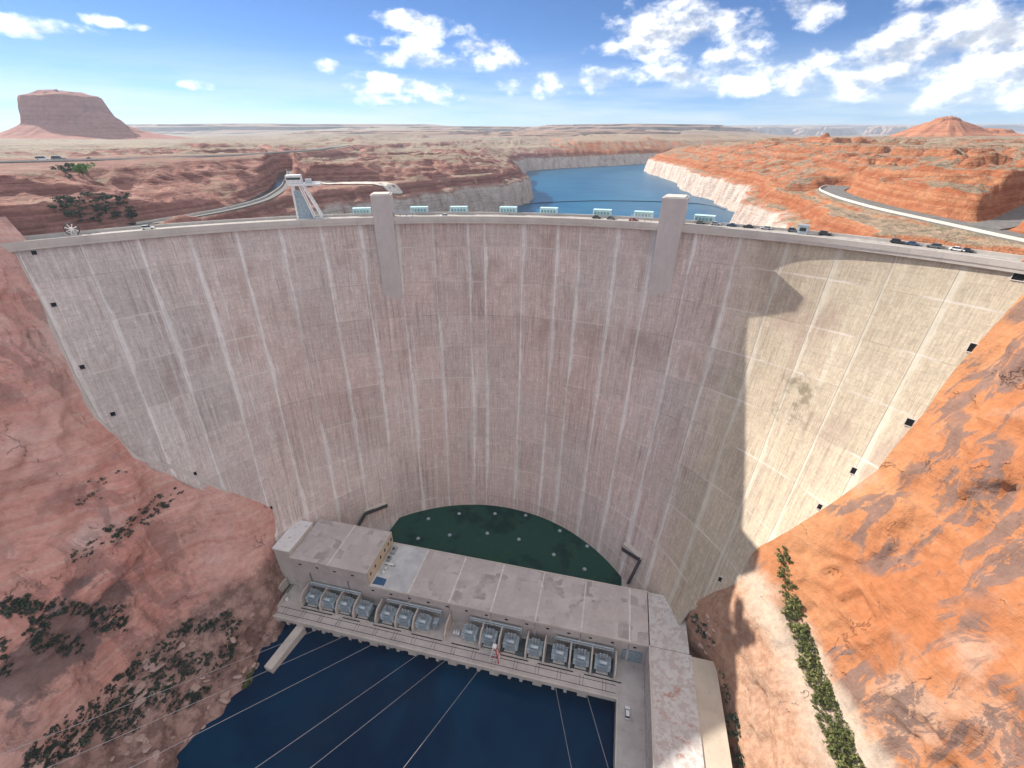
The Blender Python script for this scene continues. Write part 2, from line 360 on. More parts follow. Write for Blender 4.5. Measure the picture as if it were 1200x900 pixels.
    h = T.m('ADD', T.m('ADD', T.m('MULTIPLY', bd, .8), T.m('MULTIPLY', n2, .9)), T.m('MULTIPLY', crack, -1.0)); bump(T, b, h, .8, .9)
    return m
def mat_plateau():
    m, T, b = new_mat('desert_plateau', .95, .1); p = pos(T); x, y, z = T.xyz(p)
    nz = T.xyz(T.node('ShaderNodeNewGeometry').outputs['Normal'])[2]
    right = T.ss(x, 60, 170)
    n0 = T.noise(p, .006, 6, .6); n1 = T.noise(p, .04, 6, .65); n2 = T.noise(p, .25, 5, .7)
    far = T.ss(y, 900, 2600)
    flat = T.mix(T.ss(n0, .38, .62), (.28, .215, .165), (.345, .28, .215)); flat = T.mix(T.m('MULTIPLY', right, .4), flat, (.35, .22, .13))
    scrub = T.m('MAXIMUM', T.ss(T.noise(p, .16, 4, .8), .50, .60), T.ss(T.noise(p, .035, 5, .75), .53, .58)); sm = T.ss(n1, .36, .60); flat = T.mix(T.m('MULTIPLY', T.m('MULTIPLY', scrub, sm), .7), flat, (.145, .13, .09))
    far_shade = T.noise(scl(T, p, .0035, .0012, .01), 1, 5, .6); flat = T.mix(T.m('MULTIPLY', T.m('MULTIPLY', T.ss(far_shade, .48, .60), far), .55), flat, (.22, .15, .12))  # far dark streaks painted as shadow bands of distant cliffs
    st = T.noise(T.comb(T.m('MULTIPLY', z, .42), T.m('MULTIPLY', n1, 2.2), 0.), 1.2, 5, .7)
    cl = T.mix(T.ss(st, .40, .60), (.215, .095, .08), (.37, .19, .155)); cl = T.mix(right, cl, T.mix(T.ss(st, .38, .64), (.31, .105, .05), (.41, .19, .10)))
    cl = T.mix(T.m('MULTIPLY', T.ss(n1, .56, .7), .5), cl, (.50, .33, .24))
    steep = T.ss(T.m('ADD', nz, T.m('ADD', T.m('MULTIPLY', T.m('SUBTRACT', n2, .5), .12), T.m('MULTIPLY', T.m('SUBTRACT', n1, .5), .22))), .985, .93)
    steep = T.m('MULTIPLY', steep, T.ss(y, 2600, 1300, .55, 1.))
    lm_ = T.m('MULTIPLY', T.m('MULTIPLY', T.ss(x, -40, -130), T.ss(y, 560, 340)), T.ss(n1, .62, .46, .35, 1.)); steep = T.m('MAXIMUM', steep, T.m('MULTIPLY', lm_, .9))
    c = T.mix(steep, flat, cl)
    # mineral ring left by the falling lake
    zz = T.m('ADD', z, T.m('MULTIPLY', T.m('SUBTRACT', n1, .5), 9.))
    ring = T.m('MULTIPLY', T.ss(zz, 171.5, 168.0), T.ss(y, 170, 200))
    rs = T.noise(scl(T, p, .12, .12, .02), 1, 5, .7)
    rc = T.mix(T.ss(rs, .35, .65), (.60, .53, .47), (.44, .355, .31)); rc = T.mix(T.ss(rs, .58, .68), rc, (.36, .22, .165))
    c = T.mix(T.m('MULTIPLY', ring, .93), c, rc)
    f = T.ss(n2, .25, .75, .82, 1.16); c = T.vm('MULTIPLY', c, T.comb(f, f, f))
    T.put(b.inputs['Base Color'], c)
    h = T.m('ADD', T.m('MULTIPLY', st, 1.2), T.m('MULTIPLY', n2, 1.)); bump(T, b, h, .9, 2.2)
    return m
def mat_butte(name, c0, c1, ztop):
    m, T, b = new_mat(name, .95, .1); p = pos(T); z = T.xyz(p)[2]; n1 = T.noise(p, .02, 6, .65)
    st = T.noise(T.comb(T.m('MULTIPLY', z, .12), T.m('MULTIPLY', n1, 1.6), 0.), 1.4, 5, .7)
    c = T.mix(T.m('MULTIPLY', T.ss(st, .38, .62), .7), c0, c1); f = T.ss(T.noise(p, .1, 5, .7), .3, .7, .85, 1.14)
    T.put(b.inputs['Base Color'], T.vm('MULTIPLY', c, T.comb(f, f, f))); bump(T, b, T.m('ADD', st, n1), .8, 4.)
    return m
def mat_water(name, c0, c1, rough, bs, bst, spec=.5):
    m, T, b = new_mat(name, rough, spec); p = pos(T); b.inputs['IOR'].default_value = 1.33
    n = T.noise(scl(T, p, 1, 1, 1), .018, 4, .6, .6); T.put(b.inputs['Base Color'], T.mix(T.ss(n, .35, .65), c0, c1))
    w = T.m('ADD', T.noise(scl(T, p, bs, bs*1.7, 1), 1, 4, .6), T.m('MULTIPLY', T.noise(scl(T, p, bs*.08, bs*.22, 1), 1, 3, .6), 2.5)); bump(T, b, w, bst, .3)
    return m
def mat_leaf(name, c0, c1):
    m, T, b = new_mat(name, .8, .15); r = T.node('ShaderNodeObjectInfo').outputs['Random']
    n = T.noise(T.node('ShaderNodeTexCoord').outputs['Object'], 2.2, 2, .5)
    T.put(b.inputs['Base Color'], T.mix(T.ss(T.m('ADD', T.m('MULTIPLY', r, .6), T.m('MULTIPLY', n, .6)), .25, .95), c0, c1)); return m
def mat_lawn():
    m, T, b = new_mat('lawn_grass', .9, .1); p = pos(T)
    n = T.noise(p, .05, 4, .6, .3); n2 = T.noise(p, 1.2, 5, .7)
    c = T.mix(T.ss(n, .50, .60), (.018, .066, .050), (.009, .032, .031)); n3 = T.noise(p, .16, 5, .65); c = T.mix(T.m('MULTIPLY', T.ss(n3, .5, .7), .5), c, (.045, .085, .045)); c = T.mix(T.m('MULTIPLY', n2, .4), c, (.022, .06, .04))
    T.put(b.inputs['Base Color'], c); bump(T, b, n2, .5, .1); return m
M = {}
M['face'] = mat_face()
M['conc'] = mat_concrete('weathered_concrete', (.45, .40, .38), (.55, .50, .475))
M['conc_pale'] = mat_concrete('pale_concrete', (.50, .46, .42), (.60, .56, .51), .3)
M['conc_dark'] = mat_concrete('dark_concrete', (.20, .18, .17), (.27, .245, .235))
M['conc_cream'] = mat_concrete('cream_concrete', (.50, .43, .345), (.56, .49, .405), .35)
M['roof'] = mat_concrete('roof_membrane', (.48, .425, .41), (.57, .52, .505), .35, blocks=.22)
M['roof_white'] = mat_concrete('washed_roof', (.46, .47, .48), (.62, .63, .64), .3)
M['peel'] = mat_concrete('peeling_paint', (.54, .52, .51), (.62, .60, .585), .3, peel=((.49, .44, .415), (.44, .25, .20)), pk=1.6)
M['peel_white'] = mat_concrete('flaking_white_roof', (.68, .67, .67), (.76, .75, .75), .2, peel=((.74, .73, .73), (.24, .21, .20)), scale=.3, pk=3.)
M['parapet'] = mat_concrete('parapet_concrete', (.49, .45, .41), (.57, .53, .485), .3)
M['tower'] = mat_concrete('tower_concrete', (.47, .425, .41), (.54, .495, .475), .35)
M['asphalt'] = simple('asphalt', (.15, .145, .14), .9, .2, .4, local=False)
M['crest_road'] = simple('crest_pavement', (.34, .31, .29), .9, .15, .3, local=False)
M['rock'] = mat_rock(); M['plateau'] = mat_plateau()
M['river'] = mat_water('river_water', (.001, .014, .050), (.001, .032, .082), .06, .35, .10, .07)
M['lake'] = mat_water('lake_water', (.010, .085, .17), (.015, .11, .20), .30, .12, .8, .28)
M['channel'] = mat_water('channel_water', (.006, .035, .042), (.008, .045, .052), .12, .3, .15, .15)
M['lawn'] = mat_lawn()
M['white'] = simple('white_paint', (.74, .74, .73), .5); M['steel'] = simple('galvanised_steel', (.42, .44, .46), .45, .15, 2, .5)
M['blue_grey'] = simple('blue_grey_paint', (.27, .34, .39), .5, .2, 1.); M['pale_blue'] = simple('pale_blue_paint', (.44, .52, .57), .5, .15, 1.)
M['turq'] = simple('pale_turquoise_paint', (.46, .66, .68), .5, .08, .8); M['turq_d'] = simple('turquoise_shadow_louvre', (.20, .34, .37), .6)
M['dark'] = simple('painted_void_black', (.012, .011, .012), .95, .2, 1., spec=.05); M['dark_steel'] = simple('dark_steel', (.06, .06, .065), .6)  # dark: near-black standing for shade inside openings, also vents and gratings
M['glass'] = simple('tinted_glass', (.02, .025, .03), .08, .1, 1, spec=.6); M['rubber'] = simple('rubber', (.02, .02, .02), .85)
M['red'] = simple('red_paint', (.50, .06, .045), .5); M['puddle_blue'] = simple('painted_sky_blue', (.05, .12, .25), .25, .1, .4)
M['cable'] = simple('aluminium_cable', (.55, .55, .56), .4, .05, 1, .4); M['yellow_wall'] = mat_concrete('yellowish_wall', (.52, .43, .30), (.60, .51, .38), .3)
M['bay'] = simple('dark_gravel', (.075, .09, .095), .9, .3, .6)  # even dark blue-grey for the bay floors
M['joint'] = simple('white_joint_sealant', (.66, .63, .60), .8, .12, .5); M['porcelain'] = simple('grey_porcelain', (.34, .37, .40), .3)
M['pad'] = simple('gravel_pad', (.56, .50, .45), .95, .15, .2, local=False)
CARC = {k: simple('car_paint_'+k, c, .3, .03, 1, .0, .6) for k, c in dict(white=(.78, .78, .78), silver=(.48, .49, .50), black=(.02, .02, .022), blue=(.04, .08, .18), red=(.35, .03, .03), grey=(.15, .155, .16)).items()}
M['leaf_dark'] = mat_leaf('dark_shrub_leaves', (.042, .058, .044), (.085, .105, .07)); M['leaf_olive'] = mat_leaf('olive_shrub_leaves', (.085, .105, .035), (.20, .20, .075))
M['leaf_green'] = mat_leaf('fresh_green_leaves', (.10, .20, .05), (.17, .30, .08)); M['bark'] = simple('bark', (.09, .06, .045), .9)
M['rubble'] = mat_concrete('pale_sandstone_block', (.42, .285, .245), (.54, .40, .355), .3, scale=.4)

# ------------------------------------------------------------------ dam geometry (from the photograph's calibration)
C0 = np.array([-28., -8.])
_z = [10, 126, 177]; RQ = np.polyfit(_z, [91, 193, 250], 2); KQ = np.polyfit(_z, [211, 238.5, 242], 2); XQ = np.polyfit([10, 177], [-25, -28], 1)
def lvl(z): R = np.polyval(RQ, z); return np.polyval(XQ, z), np.polyval(KQ, z)-R, R
def face_r(a, z):
    """distance from C0 to the downstream face, azimuth a (deg), level z"""
    a = np.radians(a); dx, dy = np.sin(a), np.cos(a); cx, cy, R = lvl(np.asarray(z, float))
    ex, ey = cx-C0[0], cy-C0[1]; bq = dx*ex+dy*ey; disc = bq*bq-(ex*ex+ey*ey-R*R)
    return bq+np.sqrt(np.maximum(disc, 4.))
def pol(a, r, z): a = np.radians(a); return np.stack(np.broadcast_arrays(C0[0]+np.sin(a)*r, C0[1]+np.cos(a)*r, np.asarray(z, float)), -1)
def face_hit(px, py):
    r = ray(px, py); ts = np.linspace(100, 420, 8000); P = np.array([0, 0, CAM_H])+ts[:, None]*r
    cx, cy, R = lvl(P[:, 2]); d = np.hypot(P[:, 0]-cx, P[:, 1]-cy)-R; i = np.where((d[:-1] < 0) & (d[1:] >= 0))[0]
    return P[i[0]]
def azim(p): return math.degrees(math.atan2(p[0]-C0[0], p[1]-C0[1]))
CREST = 177.; LAKE_Z = 148.

# ------------------------------------------------------------------ upstream terrain
LAKE = np.array([(-140, 258), (-128, 310), (-112, 345), (-80, 385), (-45, 425), (-5, 470), (24, 585), (6, 700), (12, 850), (31, 994), (110, 1060), (192, 1123), (300, 1200), (417, 1289), (700, 1420), (1300, 1600),
                 (1400, 1350), (800, 1180), (420, 1090), (264, 994), (246, 820), (236, 677), (222, 560), (213, 478), (193, 404), (165, 330), (142, 270), (138, 205), (60, 190), (-60, 190), (-130, 215)], float)
def sdist(x, y, poly):
    d = np.full(x.shape, 1e9); inside = np.zeros(x.shape, bool); n = len(poly)
    for i in range(n):
        a = poly[i]; b = poly[(i+1) % n]; e = b-a
        t = np.clip(((x-a[0])*e[0]+(y-a[1])*e[1])/(e@e), 0, 1); d = np.minimum(d, np.hypot(x-a[0]-t*e[0], y-a[1]-t*e[1]))
        c = ((a[1] > y) != (b[1] > y)) & (x < (b[0]-a[0])*(y-a[1])/(b[1]-a[1]+1e-12)+a[0]); inside ^= c
    return np.where(inside, -d, d)
def resample(pts, step):
    P = np.array(pts, float); s = np.r_[0, np.cumsum(np.hypot(*np.diff(P[:, :2], axis=0).T))]; t = np.linspace(0, s[-1], max(2, int(s[-1]/step)))
    Q = np.stack([np.interp(t, s, P[:, k]) for k in range(3)], 1)
    for _ in range(6): Q[1:-1] = (Q[:-2]+2*Q[1:-1]+Q[2:])/4
    return Q
LOWB = np.array([(-152, 245), (-148, 300), (-152, 345), (-160, 392), (-140, 403), (-112, 407), (-82, 416), (-62, 440), (-50, 472), (-20, 505), (10, 470), (-50, 330), (-110, 245)], float)
ROADS = {
    'left_road': (resample([(-186, 206, 177.2), (-172, 232, 177.3), (-158, 262, 178), (-156, 300, 178.5), (-168, 354, 180), (-200, 440, 183), (-255, 556, 186), (-330, 690, 190), (-420, 830, 193)], 6), 5.5, 6),
    'highway': (resample([(-900, 60, 199), (-500, 235, 198.4), (-334, 327, 198.2), (-286, 361, 198.2), (-240, 430, 198), (-222, 560, 198), (-250, 760, 198)], 8), 8, 16),
    'right_road': (resample([(236, 352, 181.5), (214, 330, 181), (199, 285, 181), (191, 240, 181), (193, 208, 180.5), (194, 173, 180), (196, 140, 180), (210, 80, 181)], 5), 7.5, 7),
    'side_road': (resample([(196, 196, 180.6), (215, 204, 181), (240, 222, 182), (280, 250, 185), (330, 270, 190)], 5), 6, 6),
}
def pathdist(x, y, P):
    d = np.full(x.shape, 1e9); zz = np.zeros(x.shape)
    for i in range(len(P)-1):
        a = P[i]; e = P[i+1]-a; t = np.clip(((x-a[0])*e[0]+(y-a[1])*e[1])/(e[0]**2+e[1]**2), 0, 1)
        q = np.hypot(x-a[0]-t*e[0], y-a[1]-t*e[1]); k = q < d; d = np.where(k, q, d); zz = np.where(k, a[2]+t*e[2], zz)
    return d, zz
def terrace(z, step, sharp):
    q = z/step; i = np.floor(q); f = q-i; return (i+sstep(.5-sharp, .5+sharp, f))*step
def elev(x, y):
    x = np.asarray(x, float); y = np.asarray(y, float); d = np.hypot(x, y)
    base = 191+8*sstep(120, 300, x)+5*sstep(-150, -320, x)
    n_big = fbm(xyz3(x/420, y/420, 3.1), 4); n_mid = fbm(xyz3(x/95, y/95, 7.7), 4); n_s = fbm(xyz3(x/26, y/26, 1.3), 4)
    rg = 1-2*np.abs(fbm(xyz3(x/34, y/34, 5.5), 4)); base = base+n_big*6*sstep(250, 900, d)+n_mid*4.5+n_s*1.0+rg*(1.6+2.*sstep(120, 260, x))*sstep(1800, 900, d)
    # red knolls on the left promontory
    kn = np.exp(-(((x+30)/75)**2+((y-600)/90)**2)); base = base+kn*(5+7*np.abs(n_s))
    kn2 = np.exp(-(((x-330)/120)**2+((y-640)/170)**2)); base = base+kn2*(6+8*np.abs(n_s))
    # far rise to the skyline
    a = np.arctan2(x, y)
    hz = np.interp(a, np.radians([-60, -40, -25, -12, -3, 2, 8, 14, 19, 23, 30, 60]), [.012, .012, .0105, .010, .006, .006, .011, .012, .009, -.002, -.006, -.004])
    farz = CAM_H+d*hz
    k = sstep(1400, 5200, d); base = base*(1-k)+(np.minimum(farz, CAM_H+7000*hz)+n_big*16)*k
    base = np.where(d > 700, base*(1-sstep(700, 1200, d)*.8)+terrace(base, 11, .18)*sstep(700, 1200, d)*.8, base)
    # stepped benches of rock nearer by
    tb = terrace(base+n_mid*2.5, 6., .12); base = base+(tb-base)*.8*sstep(1100, 600, d)
    nearf = sstep(1100, 600, d); r12 = 1-2*np.abs(fbm(xyz3(x/15, y/15, 2.2), 3)); r5 = 1-2*np.abs(fbm(xyz3(x/6.5, y/6.5, 8.2), 2))
    blk = (r12*1.1+r5*.5)*nearf; base = base+blk
    # left slope behind the crest: rises from the crest road to the highway
    rr = np.hypot(x-C0[0], y-C0[1]); aa = np.degrees(np.arctan2(x-C0[0], y-C0[1]))
    lim = np.interp(rr-n_mid*6-n_s*3, [264, 267, 271.5, 294, 299, 330, 420], [178, 179.5, 188.5, 191, 198, 199.5, 200])+n_mid*1.5*sstep(264, 290, rr)
    base = np.where(aa < -20, np.maximum(base, 199+n_mid*1.5)*sstep(700, 500, d)+base*(1-sstep(700, 500, d)), base); L_ = sstep(-14, -30, aa); lt = lim*.75+terrace(lim+n_s*1.5, 3.5, .10)*.25+blk*.7; base = base*(1-L_)+np.minimum(base, lt+rg*1.3*sstep(264, 280, rr))*L_
    sl_ = sdist(x, y, LOWB)+n_mid*3.5+n_s*1.5; base = np.minimum(base, 179.6+n_s*.7+np.interp(sl_, [-5, 0, 2, 5, 9, 30], [0, .5, 5, 13, 17, 80]))
    sd = sdist(x, y, LAKE)
    sdn = sd+n_mid*9+n_s*4
    far_add = np.maximum(0, sdn-130)*.4
    bank = LAKE_Z+np.interp(sdn, [-60, -20, -2, 1, 6, 15, 19, 42, 75, 130], [-45, -30, -4, 4, 22, 25, 30, 36, 46, 60])
    bank = bank+(n_s*1.5+blk*.8)*sstep(5, 25, sdn)+blk*.5
    z = np.minimum(base, bank+far_add)
    rp = ROADS['right_road'][0]; xr = np.interp(y, rp[::-1, 1], rp[::-1, 0]); kr = (x > 100) & (x < xr-4) & (y < 350) & (y > 90); z = np.where(kr, np.minimum(z, 178.6+blk*.6+n_s*.5), z)
    for nm, (P, hw, bl) in ROADS.items():
        bb = (P[:, 0].min()-60, P[:, 0].max()+60, P[:, 1].min()-60, P[:, 1].max()+60)
        kk = (x > bb[0]) & (x < bb[1]) & (y > bb[2]) & (y < bb[3])
        if kk.any():
            dd, rz = pathdist(x[kk], y[kk], P); w = sstep(hw+1, hw+bl, dd+1.5*n_s[kk]*(dd > hw+2)); z[kk] = (rz-.35)*(1-w)+z[kk]*w
    # crest level ground beside both dam ends
    ring_ = sstep(272, 265, rr)*(1-sstep(-30, -20, aa)*sstep(46, 40, aa)); z = z*(1-ring_)+np.minimum(z, 175.9)*ring_; z = np.where((rr < 264) & (d < 400), np.minimum(z, 175.9), z)
    return z

def lines(dense0, dense1, step, lo, hi, g):
    mid = list(np.arange(dense0, dense1+.1, step)); up = []; s = step; v = mid[-1]
    while v < hi: s *= g; v += s; up.append(v)
    dn = []; s = step; v = mid[0]
    while v > lo: s *= g; v -= s; dn.append(v)
    return np.array(dn[::-1]+mid+up)
def build_plateau():
    xs = lines(-330, 330, 2.2, -16000, 16000, 1.05); ys = lines(151, 640, 2.2, 150, 19000, 1.026)
    X, Y = np.meshgrid(xs, ys, indexing='ij'); Z = elev(X, Y)-.25
    xc = (X[:-1, :-1]+X[1:, 1:])/2; yc = (Y[:-1, :-1]+Y[1:, 1:])/2
    r = np.hypot(xc-C0[0], yc-C0[1]); a = np.degrees(np.arctan2(xc-C0[0], yc-C0[1]))
    dam = (r < 256) & (a > -43) & (a < 54)
    keep = ~dam & ((xc < -100) & (yc > 184) | (xc > 100) & (yc > 153) | (np.abs(xc) <= 100) & (yc > 180))
    o = grid_mesh('plateau_terrain', np.stack([X, Y, Z], -1), M['plateau'], keep=keep)
    return tag(o, kind='structure')
plateau = build_plateau()

def interp_rows(tab, q):  # tab: list of (q, x, y, z)
    A = np.array(tab, float); return [np.interp(q, A[:, 0], A[:, k]) for k in (1, 2, 3)]
def displace(P, amp):
    """push a point grid along its normals with rock noise"""
    du = np.gradient(P, axis=0); dv = np.gradient(P, axis=1); n = np.cross(du, dv); n /= np.linalg.norm(n, axis=-1, keepdims=True)+1e-9
    p = P
    d = fbm(p/38, 4)*3.2+fbm(p*np.array([.09, .09, .16]), 3)*.9
    sl = fbm(p/np.array([24., 24., 30.])+40, 3); d = d+2.2*(sstep(.10, .125, sl)-.5)+1.6*(sstep(-.24, -.215, sl)-.5)+1.2*(sstep(.40, .42, sl)-.5)       # exfoliation slabs
    bed = p[..., 2]*.32+p[..., 0]*.05+p[..., 1]*.09+fbm(p/30, 2)*1.2; d = d+.35*vnoise(xyz3(bed, 0*bed, 0*bed+.5))
    return P+n*(d*amp)[..., None]
def build_left_wall():
    # levels z, contact line with the dam and the general wall profile downstream
    cz = np.array([[-4, -113, 150], [8, -119, 150], [37, -121.5, 165], [46, -123.8, 170], [62.5, -137.8, 165], [74, -147.3, 162], [83, -154.5, 159.7], [92, -163.6, 154.6],
                   [98, -167, 155.4], [111, -174.5, 157], [128, -181, 163], [156, -189.4, 173], [173, -194, 177], [177, -195.5, 178], [190, -203, 180]])
    gw = np.array([[-4, -3], [0, 0], [3, 4], [28, 30], [34, 33], [50, 40], [78, 53], [86, 57], [89, 62], [115, 72], [156, 84], [182, 92], [190, 99]])
    zl = np.r_[np.linspace(-4, 186, 150)]; nj = 230; t = np.linspace(0, 1, nj)**1.15
    Z = np.broadcast_to(zl[None, :], (nj, len(zl))).copy()
    xc = np.interp(zl, cz[:, 0], cz[:, 1])+.9; yc = np.interp(zl, cz[:, 0], cz[:, 2])+8
    Y = yc[None, :]+t[:, None]*(-170-yc[None, :])
    xw = np.interp(Y, [-170, 0, 80, 120, 165], [-150, -135, -122, -112, -108]); w = np.interp(zl, gw[:, 0], gw[:, 1])[None, :]
    k = sstep(6, 55, yc[None, :]-Y); X = (xc[None, :]-.06*(yc[None, :]-Y))*(1-k)+(xw-w)*k
    P = np.stack([X, Y, Z], -1); amp = sstep(4, 22, yc[None, :]-Y)*sstep(-4, 4, Z)*sstep(187, 178, Z)
    P = displace(P, amp*1.2)
    # rim: carry on over the plateau
    ext = [P]; last = P[:, -1]
    for e in np.r_[np.arange(3, 60, 4), np.arange(64, 700, 22)]:
        Q = last.copy(); Q[:, 0] -= e; h = elev(Q[:, 0], Q[:, 1]); kk = sstep(0, 30, e); Q[:, 2] = last[:, 2]*(1-kk)+h*kk; ext.append(Q[:, None])
    P = np.concatenate(ext, 1)
    return tag(grid_mesh('canyon_wall_left', P, M['rock'], flip=True), kind='structure')
def build_right_wall():
    con = [(0, 66, 133, 8), (.05, 74, 131, 18), (.1, 78, 128, 28), (.2, 88, 124, 42), (.27, 95, 124, 51), (.3, 100, 125, 59), (.36, 106, 125, 67), (.42, 112, 125, 75), (.5, 123.7, 124, 91), (.6, 135, 125, 107), (.7, 147, 132, 128), (.8, 155, 135, 144), (.9, 166, 140, 165), (.96, 172, 144, 177), (1, 176, 146, 184)]
    gen = [(0, 60, 0, 6), (.03, 82, 0, 9), (.1, 85.5, 0, 22), (.2, 89, 0, 38), (.27, 92, 0, 48), (.3, 95, 0, 53), (.315, 98, 0, 55), (.36, 104, 0, 56), (.40, 107.5, 0, 63), (.5, 116, 0, 82), (.6, 126, 0, 103), (.7, 138, 0, 126), (.8, 148, 0, 146), (.9, 159, 0, 168), (.96, 167, 0, 181), (1, 172, 0, 188)]
    q = np.unique(np.r_[np.linspace(0, .3, 46), np.linspace(.3, .4, 24), np.linspace(.4, 1, 100)]); nj = 230; t = np.linspace(0, 1, nj)**1.2
    xc, yc, zc = interp_rows(con, q); xc = xc-1.3*sstep(.25, .35, q); xg, _, zg = interp_rows(gen, q); yc = yc+8
    Y = yc[None, :]+t[:, None]*(-170-yc[None, :]); dy = yc[None, :]-Y
    sh = np.interp(Y, [-170, 0, 50, 80, 110, 130], [-16, -9, -4.5, 0, .5, 0]); bz = np.interp(Y, [-170, 40, 90, 125], [-3, -2, 1, 6])
    k = sstep(6, 34, dy); X = xc[None, :]*(1-k)+(xg[None, :]+sh)*k; Z = zc[None, :]*(1-k)+(zg[None, :]+bz*np.exp(-((q-.33)/.2)**2)[None, :])*k
    P = np.stack([X, Y, Z], -1); amp = sstep(4, 20, dy)*sstep(187, 180, Z)*np.interp(q, [0, .06, .25, .29, .315, .36, .39, .43], [0, .8, .8, .4, .15, .12, .5, 1])[None, :]
    P = displace(P, -amp)
    # two spalled hollows with sharp lips in the slickrock
    du = np.gradient(P, axis=0); dv = np.gradient(P, axis=1); nn = np.cross(du, dv); nn /= np.linalg.norm(nn, axis=-1, keepdims=True)+1e-9; nn *= np.sign((nn*(np.array([0, 0, CAM_H])-P)).sum(-1, keepdims=True))
    dep = P[..., 1]*math.cos(PITCH)-(P[..., 2]-CAM_H)*math.sin(PITCH); dep = np.where(dep < 1, 1e6, dep)
    u_ = 600+FPX*P[..., 0]/dep; v_ = 450-FPX*(P[..., 1]*math.sin(PITCH)+(P[..., 2]-CAM_H)*math.cos(PITCH))/dep
    for poly, dp in (([(1117, 612), (1124, 580), (1150, 568), (1195, 566), (1192, 590), (1160, 622), (1140, 628)], 1.3), ([(1128, 884), (1140, 858), (1160, 850), (1156, 832), (1166, 834), (1200, 862), (1215, 920), (1150, 920)], 1.5), ([(1060, 690), (1100, 650), (1112, 700), (1080, 730)], .9), ([(1010, 760), (1040, 740), (1060, 790), (1030, 810)], .8)):
        sdp = sdist(u_, v_, np.array(poly, float)); P = P-nn*(dp*sstep(2.5, -1.5, sdp))[..., None]
    ext = [P]; last = P[:, -1]
    for e in np.r_[np.arange(3, 60, 4), np.arange(64, 700, 22)]:
        Q = last.copy(); Q[:, 0] += e; h = elev(Q[:, 0], Q[:, 1]); kk = sstep(0, 30, e); Q[:, 2] = last[:, 2]*(1-kk)+h*kk; ext.append(Q[:, None])
    P = np.concatenate(ext, 1)
    return tag(grid_mesh('canyon_wall_right', P, M['rock']), kind='structure')
lwall = build_left_wall(); rwall = build_right_wall()

tag(MB().add([(-210, -260, 0), (110, -260, 0), (110, 156, 0), (-210, 156, 0)], [(0, 1, 2, 3)]).build('river', M['river']), kind='structure')
lk = [tuple(pol(a, 258.5, LAKE_Z)) for a in np.linspace(-40, 52, 40)]+[(1700, 205, LAKE_Z), (1700, 1750, LAKE_Z), (-400, 1750, LAKE_Z), (-400, 205, LAKE_Z)]
tag(MB().add(lk, [tuple(range(len(lk)))]).build('lake', M['lake']), kind='structure')

# buttes and far mesas, each built at its own distance
def mesa(name, cx, cy, prof, sx, sy, rot, mat, seed, rough=.12, n=180):
    """prof: list of (radius factor, z); sx, sy half sizes in metres"""
    A = np.linspace(0, 2*np.pi, n, endpoint=False); PR = np.array(prof, float)
    m = 46; tt = np.linspace(0, 1, m); ki = np.linspace(0, 1, len(PR)); rf = np.interp(tt, ki, PR[:, 0]); zz = np.interp(tt, ki, PR[:, 1])
    P = np.zeros((n+1, m, 3)); A2 = np.r_[A, A[0]]
    for j in range(m):
        ca, sa = np.cos(A2), np.sin(A2); fl = 1-2*np.abs(vnoise(xyz3(ca*9+seed, sa*9, tt[j]*.8))); k = 1+rough*fbm(xyz3(ca*1.7+seed, sa*1.7, tt[j]*1.2), 4)+rough*.45*fbm(xyz3(ca*6+seed, sa*6, tt[j]*5), 4)+rough*.28*fl+rough*.25*np.sign(vnoise(np.array([[tt[j]*9+seed, .3, .7]]))[0])*.4
        x = ca*sx*rf[j]*k; y = sa*sy*rf[j]*k
        P[:, j, 0] = cx+x*math.cos(rot)-y*math.sin(rot); P[:, j, 1] = cy+x*math.sin(rot)+y*math.cos(rot)
        P[:, j, 2] = zz[j]+(zz.max()-zz.min())*.03*fbm(xyz3(ca*2+seed, sa*2, 9+tt[j]*3), 3)*(1-(rf[j] < .02))
    return tag(grid_mesh(name, P, mat), kind='structure')
MB_L = mat_butte('butte_rock_left', (.29, .115, .085), (.36, .17, .13), 300); MB_R = mat_butte('butte_rock_right', (.36, .14, .08), (.44, .22, .13), 230)
MB_F = mat_butte('far_cliff_rock', (.34, .22, .17), (.55, .42, .32), 400)
mesa('butte_left', -1283, 1520, [(3.4, 186), (2.5, 197), (1.75, 208), (1.4, 219), (1.12, 230), (1.0, 238), (.93, 262), (.86, 292), (.80, 303), (.60, 308), (.5, 313), (.25, 316), (0, 317)], 104, 95, .2, MB_L, 3.3, .09)
mesa('butte_left_shoulder', -1185, 1490, [(1.9, 188), (1.4, 206), (1.0, 224), (.75, 242), (.5, 256), (.2, 266), (0, 268)], 72, 62, -.15, MB_L, 8.1, .16)
mesa('butte_right', 842, 1010, [(2.3, 190), (1.7, 199), (1.2, 208), (.8, 219), (.45, 231), (.30, 234), (.24, 239), (.1, 241), (0, 241)], 78, 66, .1, MB_R, 5.2, .10)
mesa('butte_right_knob', 925, 1000, [(2.2, 190), (1.6, 202), (1.1, 210), (.75, 213), (.55, 219), (.2, 221), (0, 221)], 52, 46, .1, MB_R, 1.7, .12)
MB_M = mat_butte('low_mesa_rock', (.27, .165, .125), (.40, .29, .21), 250)
for cx, cy, sx, sy, zt, sd_ in ((820, 3500, 760, 330, 262, 2.2), (-300, 3900, 900, 260, 252, 5.1), (-1900, 4300, 1500, 300, 275, 7.3), (330, 2300, 420, 150, 224, 9.4), (-520, 2500, 520, 120, 222, 11.2)):
    mesa('low_mesa', cx, cy, [(1.5, 180), (1.25, 196), (1.06, 196+(zt-196)*.35), (1.0, 196+(zt-196)*.4), (.95, 196+(zt-196)*.72), (.8, 196+(zt-196)*.8), (.74, 196+(zt-196)*.95), (.4, zt), (0, zt+2)], sx, sy, .05, MB_M, sd_, .16)
